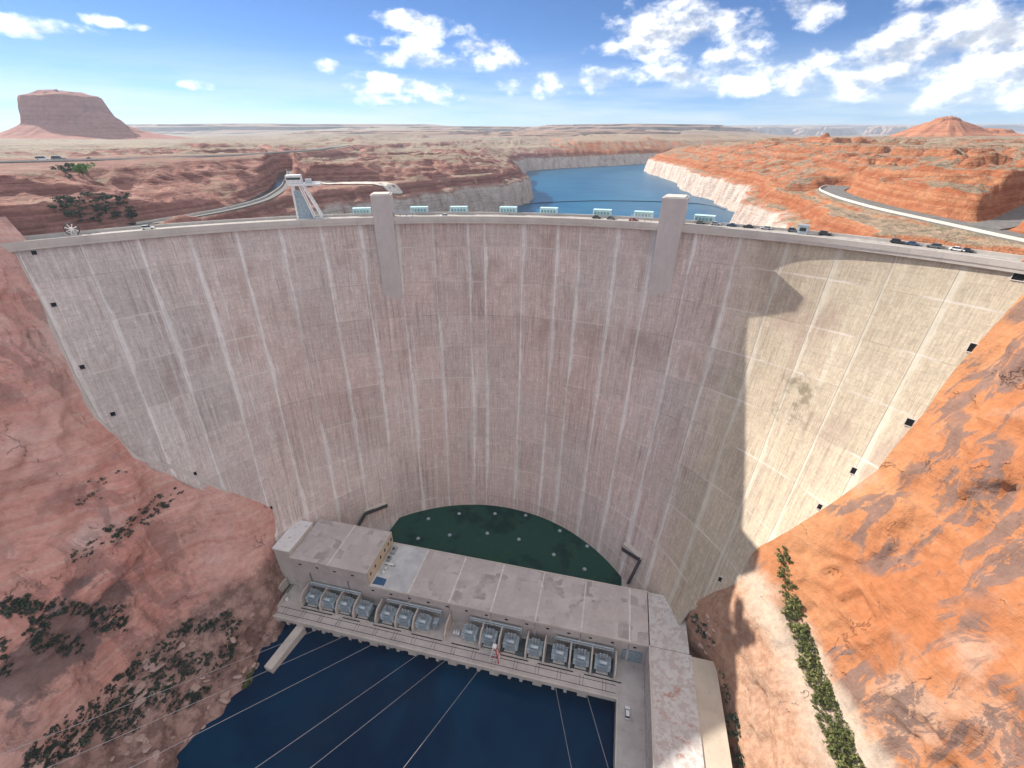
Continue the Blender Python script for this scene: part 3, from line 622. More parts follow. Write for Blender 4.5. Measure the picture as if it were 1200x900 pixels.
for cx, cy, sx, sy, h, sd in [(2250, 6400, 520, 260, 145, 2.), (3150, 6600, 460, 240, 158, 4.4), (3950, 6500, 420, 240, 146, 6.), (4700, 6300, 380, 240, 162, 7.7), (5600, 8600, 2600, 420, 200, 9.1), (8400, 8200, 2600, 420, 205, 12.), (2600, 8800, 1900, 420, 180, 3.9)]:
    mesa('far_mesa', cx, cy, [(1.6, 120), (1.3, 150), (1.05, 120+h*.42), (.92, 120+h*.55), (.84, 120+h*.92), (.7, 120+h*.98), (.4, 120+h), (0, 120+h)], sx, sy, .08, MB_F, sd, .2)

# ------------------------------------------------------------------ haze of the far air
def build_haze():
    o = MB().box(-17000, 17000, -900, 20000, -60, 345).build('haze', None); m = bpy.data.materials.new('haze_air'); m.use_nodes = True
    nt = m.node_tree; nt.nodes.clear(); v = nt.nodes.new('ShaderNodeVolumePrincipled'); out = nt.nodes.new('ShaderNodeOutputMaterial')
    v.inputs['Color'].default_value = (.66, .82, 1, 1); v.inputs['Density'].default_value = HAZE; v.inputs['Anisotropy'].default_value = .2
    nt.links.new(v.outputs[0], out.inputs['Volume']); o.data.materials.append(m); tag(o, kind='stuff')
HAZE = 9.5e-5
build_haze()

# ------------------------------------------------------------------ roads
for nm, (P, hw, bl) in ROADS.items():
    if nm == 'left_road':
        tag(MB().strip(P[3:70], (-6.2, .6), -.6, -.12).build('spillway_channel', M['channel']), kind='structure'); tag(MB().strip(P, (1.4, 6.0), -.6, -.05).build('approach_road', M['asphalt']), kind='structure'); continue
    o = MB().strip(P, (-hw, hw), -.6, -.05).build({'highway': 'highway', 'right_road': 'access_road', 'side_road': 'side_road'}[nm], M['asphalt']); tag(o, kind='structure')
def rail(P, off, label, name='guardrail', h=.95, w=.5, mat='white'):
    o = MB().strip(P, (off-w/2, off+w/2), -.05, h).build(name, M[mat]); return tag(o, label, 'guardrail')
PR = ROADS['right_road'][0]; rail(PR[2:], 7.0 if PR[0][0] > 0 else -7, 'white concrete barrier along the outer edge of the right cliff road', 'road_barrier', 1.0, .4, 'conc_pale')
rail(ROADS['highway'][0][8:-14], 7.6, 'long pale guardrail along the highway below the left butte', 'guardrail', .9, .35, 'conc_pale')
rail(ROADS['left_road'][0][3:60], 1.0, 'thin pale railing between the dark channel and the left approach road', 'guardrail', .9, .35, 'conc_pale')

# ------------------------------------------------------------------ dam
dam = empty('concrete_arch_dam', (float(C0[0]), float(C0[1]+242), 0), 0, 'huge curved concrete arch dam with streaked face filling the canyon', 'dam')
DO = np.array([C0[0], C0[1]+242, 0.])
def dam_grid(name, P, mat, uvs=None, smooth=True, flip=False): return grid_mesh(name, P-DO, mat, dam, smooth, uvs=uvs, flip=flip)
def damL(p): return tuple(np.asarray(p, float)-DO)
# solid body just behind the facing blocks
cl = lambda z: np.interp(z, [0, 10, 46, 62, 83, 98, 128, 177], [-26, -26, -28.3, -32.4, -37, -40.4, -41.8, -42]); cr = lambda z: np.interp(z, [0, 28, 49, 73, 91, 107, 136, 177], [36, 38, 42.6, 46, 49, 50.8, 51.5, 52.7])
az = np.linspace(0, 1, 110); zz = np.linspace(-9, 176.2, 40); A, Zg = np.meshgrid(az, zz, indexing='ij'); A = (cl(Zg)-1.2)*(1-A)+(cr(Zg)+.5)*A
front = pol(A, face_r(A, Zg)+.27, Zg); back = pol(A, np.full_like(A, 259.), Zg)
prof = np.concatenate([front, back[:, ::-1]], 1); dam_grid('dam_body', prof, M['conc'], smooth=False)
JAZ = [-46, -41.5, -37.2, -32.9, -28.6, -24.3, -20, -15.7, -11.46, -7.33, -3.07, 1.04, 3.01, 7.59, 11.69, 14.34, 18.48, 22.45, 26.7, 31, 35.3, 39.6, 43.9, 48.2, 52.5, 57]
ZB = [-4., 16.2, 34.5, 52.8, 71.1, 89.4, 107.7, 126., 144.3, 162.6, 174.6]
for i in range(len(JAZ)-1):
    for j in range(len(ZB)-1):
        a0, a1, z0, z1 = JAZ[i], JAZ[i+1], ZB[j], ZB[j+1]
        if a1 < min(cl(z0), cl(z1))-3 or a0 > max(cr(z0), cr(z1))+3: continue
        lim = math.degrees(math.asin(min(1, float(lvl(z0)[2])/math.hypot(float(lvl(z0)[0])-C0[0], max(1e-6, float(lvl(z0)[1])-C0[1])))))-1.5 if lvl(z0)[1]-C0[1] > lvl(z0)[2] else 90
        if max(abs(a0), abs(a1)) > lim+3: continue
        r_ = float(face_r((a0+a1)/2, (z0+z1)/2)); g = math.degrees(.07/r_); gz = .035
        aa = np.linspace(a0+g, a1-g, 7); zs = np.linspace(z0+gz, z1-gz, 5)
        aa = np.r_[aa[0], aa, aa[-1]]; zs = np.r_[zs[0], zs, zs[-1]]
        AA, ZZ = np.meshgrid(aa, zs, indexing='ij'); AA = np.clip(AA, cl(ZZ)-1.0, cr(ZZ)+.35); off = np.zeros_like(AA); off[0] = off[-1] = .3; off[:, 0] = off[:, -1] = .3
        proud = RNG.uniform(-.05, .05)
        R = face_r(AA, ZZ); P = pol(AA, R+off+proud*(off == 0), ZZ)
        um = np.radians(AA)*245; e0 = np.radians(AA-a0)*R; e1 = np.radians(a1-AA)*R
        dam_grid('face_block', P, M['face'], uvs={'arc': np.stack([um, ZZ], -1), 'edge': np.stack([e0, e1], -1)}, smooth=False)
# crest: cornice, road, parapets
def arc_strip(name, a0, a1, r0, r1, z0, z1, mat, step=1.2):
    aa = np.linspace(a0, a1, max(3, int((a1-a0)/step))); rr = np.array([r0, r1, r1, r0, r0]); zz = np.array([z0, z0, z1, z1, z0])
    P = np.stack([pol(aa, np.full_like(aa, r), np.full_like(aa, z)) for r, z in zip(rr, zz)], 1)
    return dam_grid(name, P, mat, smooth=False)
arc_strip('cornice', -46, 57, 247.5, 251.5, 174.7, 176.6, M['parapet'])
arc_strip('crest_road', -46, 57, 247.8, 261.5, 176.3, 177.0, M['crest_road'])
arc_strip('parapet', -46, 57, 247.3, 247.9, 176.0, 178.1, M['parapet'])
arc_strip('walkway', -46, 57, 247.9, 250.6, 176.9, 177.25, M['conc_pale'])
arc_strip('parapet', -44, 55, 261.0, 261.6, 175.0, 178.1, M['parapet'])
for k in range(-20, 27): # upstream intake platforms are stepped out from the crest
    pass
arc_strip('intake_platform', -13, 31, 261.6, 267.5, 170, 177.05, M['conc'])
# gallery openings: collars on the face, dark sheets painted as hole shade
for px, py, sz in [(40, 296, 1.6), (63, 357, 1.6), (96, 430, 1.8), (132, 485, 1.8), (228, 555, 1.7), (317, 595, 1.7), (1195, 323, 3.0), (1142, 408, 3.0), (1067, 495, 2.6), (1002, 552, 2.4), (962, 594, 2.0), (845, 679, 2.0)]:
    p = face_hit(px, py); a = azim(p); rr = math.hypot(p[0]-C0[0], p[1]-C0[1]); h = sz/2; da = math.degrees(h/rr)
    sl = float(face_r(a, p[2]+h)-face_r(a, p[2]-h))/sz; mb = MB()
    ring_o = [(-h-.25, -h-.25), (h+.25, -h-.25), (h+.25, h+.25), (-h-.25, h+.25)]; ring_i = [(-h, -h), (h, -h), (h, h), (-h, h)]
    er = np.array([math.sin(math.radians(a)), math.cos(math.radians(a)), 0]); et = np.array([math.cos(math.radians(a)), -math.sin(math.radians(a)), 0]); up = np.array([0, 0, 1.])+er*sl; up /= np.linalg.norm(up)
    q = lambda u, v, d: tuple(p-DO+et*u+up*v-er*d)
    V = [q(*c, .35) for c in ring_o]+[q(*c, .35) for c in ring_i]+[q(*c, .13) for c in ring_i]+[q(*c, -.2) for c in ring_o]
    F = [(k, (k+1) % 4, 4+(k+1) % 4, 4+k) for k in range(4)]+[(4+k, 4+(k+1) % 4, 8+(k+1) % 4, 8+k) for k in range(4)]+[(12+k, 12+(k+1) % 4, (k+1) % 4, k) for k in range(4)]
    o = MB().add(V, F).build('gallery_opening', M['conc'], dam)
    MB().add([q(*c, .14) for c in ring_i], [(0, 1, 2, 3)]).build('hole_shade', M['dark'], o)
# pale fillets of concrete along the abutments
for side, pts in (('l', [(12, 292), (43, 353), (83, 440), (110, 490), (143, 523), (157, 537), (200, 547), (230, 560), (267, 577), (317, 597)]), ('r', [(1195, 366), (1163, 410), (1113, 460), (1073, 513), (1040, 560), (1000, 591)])):
    Q = [face_hit(*p) for p in pts]; W_ = 2.2; S_ = 1 if side == 'l' else -1; rows = []
    for kq, p in enumerate(Q):
        W_ = 1.5*min(1, .25+.75*(len(Q)-1-kq)/4)
        a = math.radians(azim(p)); er = np.array([math.sin(a), math.cos(a), 0]); et = np.array([math.cos(a), -math.sin(a), 0])*S_
        rows.append([p+er*.3+et*W_, p-er*.22+et*W_*.8, p-er*.4-et*.5, p+er*1-et*1.5])
    dam_grid('abutment_fillet', np.array(rows), M['parapet'], smooth=False)

# elevator towers standing proud of the face
def tower(label, a0, a1, top, rf, rb):
    am = (a0+a1)/2; c = pol(am, rf, 0); o = empty('elevator_tower', (float(c[0]), float(c[1]), 130), -math.radians(am), label, 'tower', 'elevator towers on the dam crest')
    w = math.radians(a1-a0)*rf/2; d = rb-rf
    MB().box(-w, w, 0, d, 0, top-131.2).build('shaft', M['tower'], o)
    MB().box(-w-.1, w+.1, -.1, d+.1, top-131.2, top-130).build('cap', M['tower'], o)
    MB().box(-w+.8, w-.8, .8, d-.8, top-130, top-129.55).build('roof_slab', M['conc_pale'], o)
    for k in (-1, 1): MB().box(k*w*.5-.9, k*w*.5+.9, -.08, .3, top-138.5, top-136.8).build('louvre', M['tower'], o)
    MB().box(-.9, .9, d-.3, d+.12, 177.0-130, 179.4-130).build('door', M['dark_steel'], o)
    return o
tower('square concrete elevator tower on the crest left of centre', -9.55, -7.3, 188.3, 247.0, 257.5)
tower('taller square concrete elevator tower on the crest right of centre', 22.95, 25.4, 189.3, 245.2, 258)

# hoist houses over the intakes
def crest_at(px, py, z=177.05):
    p = atz(px, py, z); return p, azim(p), math.hypot(p[0]-C0[0], p[1]-C0[1])
HL = ['leftmost turquoise hoist house, just left of the left tower', 'turquoise hoist house just right of the left tower', 'second turquoise hoist house right of the left tower', 'turquoise hoist house at the lake inlet edge, midway between towers', 'turquoise hoist house right of the middle one on the crest', 'second turquoise hoist house left of the right tower', 'turquoise hoist house directly left of the right tower', 'turquoise hoist house right of the right tower']
for lab, px in zip(HL, (425, 491, 537, 595, 643, 707, 757, 832)):
    a = azim(atz(px, 252, 177)); c = pol(a, 263.3, 177.05); o = empty('hoist_house', tuple(map(float, c)), -math.radians(a), lab, 'hoist house', 'turquoise hoist houses along the crest'); o.scale = (.88, .88, .85)
    for sx in (-4.4, 4.4):
        for sy in (-1.7, 1.7): MB().cbox(sx, sy, .5, .45, .45, 1.0).build('leg', M['steel'], o)
    MB().box(-5.1, 5.1, -2.2, 2.2, 1.0, 3.9).build('housing', M['turq'], o, bevel=.15)
    MB().box(-5.25, 5.25, -2.35, 2.35, 3.9, 4.15).build('roof', M['turq'], o, bevel=.06)
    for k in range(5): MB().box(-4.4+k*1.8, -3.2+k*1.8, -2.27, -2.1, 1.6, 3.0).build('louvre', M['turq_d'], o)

# travelling crane: vertical legs left, raked legs right, cab on top
a = azim(atz(362, 257, 177)); c = pol(a, 257.5, 177.0); g = empty('gantry_crane', tuple(map(float, c)), -math.radians(a), 'tall pale gantry crane with cab on raked legs at the crest left', 'crane')
for sy in (-3.2, 3.2):
    MB().bar((-4.8, sy, 0), (-4.4, sy, 15.5), .8).build('leg', M['white'], g); MB().bar((6.8, sy, 0), (.6, sy, 15.5), .8).build('leg', M['white'], g)
    MB().bar((3.0, sy, 0), (-1.2, sy, 15.5), .55).build('leg', M['white'], g)
MB().add([(-4.3, -3., .8), (2.6, -3., .8), (-1.3, -3., 13.5), (-4.0, -3., 13.5), (-4.3, -2.8, .8), (2.6, -2.8, .8), (-1.3, -2.8, 13.5), (-4.0, -2.8, 13.5)], [(0, 1, 2, 3), (7, 6, 5, 4), (0, 4, 5, 1), (1, 5, 6, 2), (2, 6, 7, 3), (3, 7, 4, 0)]).build('side_panel', M['blue_grey'], g)
MB().box(-6.2, 8.6, -3.7, 3.7, 15.5, 16.4).build('bridge_girder', M['white'], g, bevel=.08); MB().box(-6.6, .4, -2.9, 2.9, 16.4, 20.2).build('cab', M['white'], g, bevel=.25)
MB().box(-6.2, 0., -2.98, -2.8, 18.2, 19.2).build('window', M['glass'], g)
MB().box(1.8, 4.6, -1.6, 1.6, 16.4, 18.2).build('trolley', M['steel'], g); MB().bar((4.5, 0, 16.8), (8.9, 0, 16.8), .6).build('jib', M['white'], g)
MB().box(-5.6, 7.6, -3.7, -2.7, 0, .7).build('bogie_beam', M['steel'], g); MB().box(-5.6, 7.6, 2.7, 3.7, 0, .7).build('bogie_beam', M['steel'], g)

# steel platforms beside the towers
for lab, px in (('small steel service platform on the crest right of the left tower', 472), ('small steel service platform on the crest left of the right tower', 755)):
    a = azim(atz(px, 257, 177)); c = pol(a, 250.6, 177.25); o = empty('service_platform', tuple(map(float, c)), -math.radians(a), lab, 'platform')
    MB().box(-5.2, 5.2, -.6, .6, 2.2, 2.45).build('deck', M['steel'], o)
    for k in range(4): MB().box(-4.8+k*3.1, -4.5+k*3.1, -.35, .35, 0, 2.2).build('post', M['steel'], o)
    for z in (3.0, 3.5): MB().box(-5.2, 5.2, -.58, -.5, z, z+.08).build('rail', M['white'], o)
    for k in range(6): MB().box(-5.1+k*2.02, -5.02+k*2.02, -.58, -.5, 2.45, 3.5).build('rail_post', M['white'], o)
# kiosk and wheel-shaped display on the crest
p, a, r = crest_at(943, 270); c = pol(a, 258.5, 177.0); o = empty('kiosk', tuple(map(float, c)), -math.radians(a), 'small blue grey control kiosk on the crest right of the right tower', 'kiosk')
MB().box(-1.9, 1.9, -1.6, 1.6, 0, 3.3).build('wall', M['pale_blue'], o); MB().box(-2.1, 2.1, -1.8, 1.8, 3.3, 3.6).build('roof', M['steel'], o); MB().box(-1.2, 1.2, -1.68, -1.5, 1.2, 2.6).build('window', M['glass'], o); MB().box(.9, 1.7, 1.5, 1.68, 0, 2.1).build('door', M['dark_steel'], o)
p, a, r = crest_at(86, 279); c = pol(a, 257, 177.0); o = empty('turbine_wheel_display', tuple(map(float, c)), -math.radians(a), 'round white wheel standing upright on the crest near the left abutment', 'wheel')
o.scale = (.66, .66, .66)
pts = [(3.6*math.cos(t), 0, 4.0+3.6*math.sin(t)) for t in np.linspace(0, 2*math.pi, 33)]
mb = MB()
for q0, q1 in zip(pts[:-1], pts[1:]): mb.bar(q0, q1, .6, .6)
mb.build('rim', M['dark_steel'], o); mb = MB()
for t in np.linspace(0, 2*math.pi, 9)[:-1]: mb.bar((0, 0, 4), (3.5*math.cos(t+.39), 0, 4+3.5*math.sin(t+.39)), .4, .4)
mb.build('spokes', M['white'], o); MB().tube((0, -.8, 4), (0, .8, 4), 1.0, n=16).build('hub', M['white'], o); MB().box(-1.6, 1.6, -.9, .9, 0, 1.0).build('plinth', M['conc_pale'], o)
for sx in (-1, 1): MB().bar((sx*1.4, 0, .8), (sx*.3, 0, 4), .4).build('strut', M['white'], o)
# log boom on the lake
bp = [atz(x, y, LAKE_Z+.25) for x, y in ((606, 240), (640, 237), (700, 235), (770, 236), (830, 239), (850, 246))]
tag(MB().sweep([tuple(q) for q in resample(bp, 8)], .45, 6).build('log_boom', M['dark_steel']), 'thin dark floating boom line across the lake behind the crest', 'boom')

# ------------------------------------------------------------------ power plant (local frame: s along the building, t upstream)
PA = math.radians(13); PO = np.array([-117.1, 137.3]); PU = np.array([math.cos(PA), -math.sin(PA)]); PV = np.array([math.sin(PA), math.cos(PA)])
def W(s, t, z=0.): q = PO+PU*s+PV*t; return (float(q[0]), float(q[1]), float(z))
def loc(px, py, z): p = atz(px, py, z)[:2]-PO; return float(p@PU), float(p@PV)
def pp(name, label, cat, group=None, s=0., t=0., z=0.): return empty(name, W(s, t, z), -PA, label, cat, group)
RZ, LZ, EZ, DZ = 22.5, 31.0, 34.0, 8.0
plant = pp('power_plant', 'long flat-roofed concrete power plant at the foot of the dam', 'building')
MB().box(-7, 177, 7, 43.3, -8, DZ-.6).build('foundation', M['conc_dark'], plant)
MB().box(44.8, 176.8, 17.6, 43, DZ-.6, RZ-.8).build('wall', M['conc'], plant)
MB().box(2.6, 44.8, 17.4, 43.1, DZ-.6, LZ-.6).build('wall', M['conc'], plant)
MB().box(-6.6, 2.6, 18.0, 37.2, DZ-.6, EZ-.5).build('wall', M['conc_pale'], plant, bevel=.1)
MB().box(-6.9, 2.9, 17.7, 37.5, EZ-.5, EZ).build('end_roof', M['peel_white'], plant); tag(plant.children[-1], 'flaking white roof of the left end block')
MB().box(44.9, 176.7, 17.0, 17.6, 16.8, RZ-.8).build('fascia_band', M['conc'], plant, bevel=.06)
MB().box(3.0, 44.6, 16.9, 17.4, 24.5, LZ-.6).build('fascia_band', M['conc'], plant, bevel=.06)
# roof panels between the white joints
seams = [44.6]+[loc(x, y, RZ)[0] for x, y in ((502, 646), (546, 654), (591, 662), (638, 672), (687, 681), (738, 691))]+[176.9]
for k in range(len(seams)-1):
    MB().box(seams[k]+.35, seams[k+1]-.35, 16.9, 43.2, RZ-.8, RZ).build('roof_panel', M['roof_white'] if k == 0 else M['roof'], plant)
    if k: MB().box(seams[k]-.35, seams[k]+.35, 16.8, 43.3, RZ-.8, RZ+.18).build('roof_joint', M['joint'], plant)
MB().box(44.6, 176.9, 43.2, 43.8, RZ-.8, RZ+.35).build('roof_kerb', M['conc_pale'], plant); MB().box(44.6, 176.9, 16.5, 16.9, RZ-.8, RZ+.25).build('roof_kerb', M['conc_pale'], plant)
sm = loc(400, 639, LZ)[0]
MB().box(2.7, sm-.35, 16.8, 43.2, LZ-.6, LZ).build('roof_panel', M['roof'], plant); MB().box(sm+.35, 45.0, 16.8, 43.2, LZ-.6, LZ).build('roof_panel', M['roof'], plant)
MB().box(sm-.35, sm+.35, 16.7, 43.3, LZ-.6, LZ+.18).build('roof_joint', M['joint'], plant); MB().box(44.5, 45.1, 16.7, 43.3, LZ, LZ+.3).build('roof_kerb', M['conc_pale'], plant)
MB().box(44.8, 45.1, 17.5, 43.0, RZ, LZ-.6).build('end_wall', M['yellow_wall'], plant); tag(plant.children[-1], 'yellowish end wall with dark windows above the lower roof')
for k, tt in enumerate((19.5, 24.0, 29.5, 34.0, 38.0, 41.0)):
    w = MB().box(45.05, 45.3, tt-.9, tt+.9, RZ+4.2, RZ+6.6).build('window', M['conc_pale'], plant); MB().box(45.25, 45.36, tt-.65, tt+.65, RZ+4.45, RZ+6.35).build('pane', M['glass'], w)
for s_ in np.arange(8, 176, 9.6):
    z_ = RZ-3.4 if s_ > 45 else LZ-3.6; v_ = 16.9 if s_ > 45 else 16.85
    MB().box(s_-.7, s_+.7, v_-.12, v_+.2, z_-.35, z_+.35).build('vent', M['dark'], plant)
for s_ in [12, 33]+[s for s in seams[1:-1]]: MB().box(s_-.12, s_+.12, 16.75, 17.6, DZ, RZ-.8).build('downpipe', M['conc_dark'], plant)
for s_ in seams[1:]: MB().box(s_-.55, s_+.55, 16.7, 17.6, DZ, 16.8).build('pilaster', M['conc'], plant)
MB().box(166.5, 175, 17.2, 17.7, DZ, 15.6).build('loading_door', M['blue_grey'], plant)
# roof equipment next to the taller block
for lab, s_, t_, sz in (('grey air handling unit on the white roof section by the end wall', 47.6, 38.5, (2.2, 4.5, 1.8)), ('small grey fan box on the white roof section', 47.4, 33.2, (1.8, 2.6, 1.4))):
    o = pp('air_handler', lab, 'air handler', None, s_, t_, RZ)
    MB().box(-sz[0]/2, sz[0]/2, -sz[1]/2, sz[1]/2, .25, sz[2]).build('casing', M['steel'], o, bevel=.08)
    for sx in (-1, 1): MB().box(sx*sz[0]*.4-.1, sx*sz[0]*.4+.1, -sz[1]/2, sz[1]/2, 0, .25).build('skid', M['dark_steel'], o)
    MB().tube((0, 0, sz[2]), (0, 0, sz[2]+.35), .7, n=14).build('fan_cowl', M['dark_steel'], o)
o = pp('roof_duct', 'short pale duct pipe with elbow lying on the white roof section', 'duct', None, 49.5, 30.0, RZ)
MB().tube((-3, 0, .9), (2.6, 0, .9), .5, n=12).build('pipe', M['white'], o, True); MB().tube((2.4, 0, 0), (2.4, 0, 1.3), .55, n=12).build('elbow', M['steel'], o, True)
for sx in (-2, 1): MB().box(sx-.15, sx+.15, -.5, .5, 0, .45).build('support', M['dark_steel'], o)
o = pp('roof_tank', 'pair of round white vents on the roof beside the duct', 'vent', None, 48.3, 26.4, RZ)
for k in (-1, 1): MB().tube((0, k*1.2, 0), (0, k*1.2, 1.0), .85, .6, n=14).build('vent_drum', M['white'], o, True)
tag(MB().add([(0, 0, 0), (6.2, .2, 0), (6.0, 4.0, 0), (.3, 4.4, 0)], [(0, 1, 2, 3)]).build('roof_puddle', M['puddle_blue']), 'puddle painted sky blue on the white roof section next to the end wall', 'puddle')  # flat sheet, its sky reflection painted as blue
o = bpy.data.objects['roof_puddle']; o.location = W(45.8, 18.0, RZ+.03); o.rotation_euler = (0, 0, -PA)

# tailrace deck
deck = pp('tailrace_deck', 'long concrete transformer deck with piers over the blue river', 'deck')
MB().box(-1, 165.2, .4, 18.2, DZ-.55, DZ).build('slab', M['conc'], deck); MB().box(-1.3, 165.2, -.2, .6, DZ-1.9, DZ+.45).build('edge_beam', M['conc_pale'], deck, bevel=.08)
MB().box(-1.4, -.6, .6, 12, DZ-.6, DZ+.9).build('end_kerb', M['conc_pale'], deck)
unit0 = loc(317+22, 724+6, DZ)[0]
base = [loc(340+x/6, 680+y/6, DZ-2)[0] for x, y in ((150, 350), (215, 365), (315, 390))]; per = (loc(340+570/6, 680+470/6, DZ-2)[0]-base[2])
k = 0
s_ = base[2]-per
while s_ < 166:
    for j, (d, w) in enumerate(((-per*.64, 1.3), (-per*.37, 1.3), (0, 4.0))):
        q = s_+d
        if -1 < q < 164:
            MB().box(q-w/2, q+w/2, 2.6, 7.2, -6, DZ-.55).build('pier', M['conc'], deck)
            MB().add([(q-w/2, -.12, DZ-1.9), (q-w/2, 2.6, DZ-.6), (q-w/2, 2.6, DZ-5.6), (q-w/2, -.12, DZ-4.3), (q+w/2, -.12, DZ-1.9), (q+w/2, 2.6, DZ-.6), (q+w/2, 2.6, DZ-5.6), (q+w/2, -.12, DZ-4.3)],
                     [(0, 1, 2, 3), (7, 6, 5, 4), (0, 4, 5, 1), (1, 5, 6, 2), (2, 6, 7, 3), (3, 7, 4, 0)]).build('corbel', M['conc_pale'], deck)
    s_ += per
for tt in (2.2, 5.4): MB().box(0, 164.5, tt-.12, tt+.12, DZ, DZ+.08).build('crane_rail', M['dark_steel'], deck)
for s_ in np.arange(4, 164, per/2):
    for ds in (-.7, .7): MB().box(s_+ds-.08, s_+ds+.08, 2.0, 6.4, DZ, DZ+.06).build('joint_strip', M['dark_steel'], deck)
for x0, x1, y in ((80, 300, 190), (370, 480, 260), (570, 770, 335), (840, 1060, 405)):
    a_ = loc(340+x0/6, 680+y/6, DZ); b_ = loc(340+x1/6, 680+y/6+8, DZ); MB().box(a_[0], b_[0], 6.7, 7.15, DZ, DZ+.10).build('grating', M['dark'], deck)
for x0, x1 in ((35, 200), (320, 490), (545, 755), (820, 1040)):
    a_ = loc(520+x0/5, 757+x0/21, DZ); b_ = loc(520+x1/5, 757+x1/21, DZ); MB().box(a_[0], b_[0], 6.7, 7.15, DZ, DZ+.10).build('grating', M['dark'], deck)
road = pp('river_road', 'narrow concrete road on the river wall beside the right wing', 'road')
MB().box(165.2, 176.5, -150, 18.2, -6, DZ-.02).build('river_wall', M['conc'], road); MB().box(165.0, 165.6, -150, .4, DZ-.02, DZ+.55).build('kerb', M['conc_pale'], road)
wing = pp('wing_wall', 'broad concrete wing wall with peeling top beside the right canyon side', 'wall')
MB().box(177.1, 193.2, 17.1, 43.6, -4, RZ-.05).build('peeling_top_block', M['peel'], wing); MB().box(176.6, 194.0, -150, 16.9, -4, RZ-.15).build('peeling_top_block', M['peel'], wing)
MB().box(194.05, 203.6, -150, 16.6, -4, RZ-.6).build('cream_strip', M['conc_cream'], wing); tag(wing.children[-1], 'sunlit cream concrete strip along the outer edge')
MB().box(176.5, 177.1, -150, 16.9, RZ-.15, RZ+.5).build('parapet', M['conc_pale'], wing)
# groyne wall at the left end of the deck
a_ = atz(353, 733, 4.5); b_ = atz(314, 783, 3.0); gw = MB().bar((a_[0], a_[1], 1.0), (b_[0], b_[1], -.2), 4.2, 7.0).build('groyne_wall', M['conc_pale']); tag(gw, 'pale concrete groyne wall sloping into the river below the deck', 'wall')
o = pp('screen_wall', 'pale upright concrete slab at the left corner of the deck', 'wall', None, -4.5, 13.5, DZ-.6)
MB().box(-.5, .5, -4, 4, 0, 5.6).build('slab', M['conc_pale'], o, bevel=.1); MB().box(-1.1, 1.1, -4.2, 4.2, -10, 0).build('footing', M['conc'], o)
o = pp('storage_tank', 'small round white tank near the left end of the deck', 'tank', None, 1.2, 9.2, DZ)
MB().tube((0, 0, 0), (0, 0, 1.5), 1.1, n=18).build('shell', M['white'], o, True); MB().tube((0, 0, 1.5), (0, 0, 1.8), 1.1, .3, n=18).build('lid', M['white'], o, True)

# transformers and the fire walls between them
def transformer_parts(o, lite=False):
    MB().box(-1.5, 1.5, -2.0, 2.0, .4, 3.9).build('tank', M['blue_grey'], o, bevel=.15); MB().box(-1.8, 1.8, -2.3, 2.3, 0, .4).build('plinth', M['conc_pale'], o)
    for sx in (-1, 1):
        mb = MB()
        for k in range(7): mb.box(sx*1.55 if sx > 0 else -2.45, 2.45 if sx > 0 else -1.55, -1.7+k*.5, -1.45+k*.5, .9, 3.6)
        mb.build('radiator', M['pale_blue'], o)
    for k in (-1, 0, 1):
        b = MB().tube((k*.85, .4, 3.9), (k*1.05, .7, 6.2), .28, .14, n=8).build('bushing', M['porcelain'], o, True)
        mb = MB()
        for h in range(5): f = .15+h*.17; c = Vector((k*.85, .4, 3.9)).lerp(Vector((k*1.05, .7, 6.2)), f); mb.tube(c-Vector((0, 0, .06)), c+Vector((0, 0, .06)), .42-.04*h, n=8)
        mb.build('shed_rings', M['porcelain'], b)
    MB().tube((-1.2, -1.3, 4.7), (1.2, -1.3, 4.7), .5, n=12).build('conservator', M['pale_blue'], o, True)
    for sx in (-.8, .8): MB().bar((sx, -1.3, 3.9), (sx, -1.3, 4.3), .2).build('bracket', M['dark_steel'], o)
TX = [(369, 702), (388, 705), (407, 710), (427, 716), (456, 722), (476, 725), (497, 731), (551, 744), (574, 748), (599, 754), (627, 760), (656, 766), (681, 772), (706, 776)]
ORD = ['first', 'second', 'third', 'fourth', 'fifth', 'sixth', 'seventh', 'eighth', 'ninth', 'tenth', 'eleventh', 'twelfth', 'thirteenth', 'fourteenth']
proto = None
for k, (px, py) in enumerate(TX):
    s_ = loc(px, py, DZ+2)[0]; lab = 'blue grey power transformer on the deck, %s from the left end' % ORD[k]
    if proto is None:
        o = proto = pp('transformer', lab, 'transformer', 'power transformers on the deck', s_, 12.0, DZ); transformer_parts(o)
    else:
        o = copy_tree(proto); o.location = W(s_, 12.0, DZ); o['label'] = lab
    o.scale = (1.42, 1.42, 1.35)
FW = [(356, 705), (378, 710), (397, 714), (417, 718), (442, 726), (465, 731), (485, 736), (522, 746), (563, 754), (585, 758), (616, 766), (637, 770), (667, 778), (692, 783), (720, 790)]
ORD2 = ORD+['fifteenth']; fproto = None
for k, (px, py) in enumerate(FW):
    s_ = loc(px, py, DZ+1)[0]; lab = 'pale concrete fire wall between transformers, %s from the left end' % ORD2[k]
    if fproto is None:
        o = fproto = pp('fire_wall', lab, 'fire wall', 'fire walls between the transformers', s_, 12.6, DZ)
        MB().add([(-.35, -5.0, 0), (-.35, 3.9, 0), (-.35, 3.9, 7.0), (-.35, -2.0, 7.0), (-.35, -5.0, 3.6), (.35, -5.0, 0), (.35, 3.9, 0), (.35, 3.9, 7.0), (.35, -2.0, 7.0), (.35, -5.0, 3.6)],
                 [(4, 3, 2, 1, 0), (5, 6, 7, 8, 9)]+[(i, (i+1) % 5, 5+(i+1) % 5, 5+i) for i in range(5)]).build('slab', M['conc_pale'], o, bevel=.08)
        MB().box(-.5, .5, -5.2, 4.1, -.05, .35).build('footing', M['conc'], o)
    else:
        o = copy_tree(fproto); o.location = W(s_, 12.6, DZ); o['label'] = lab
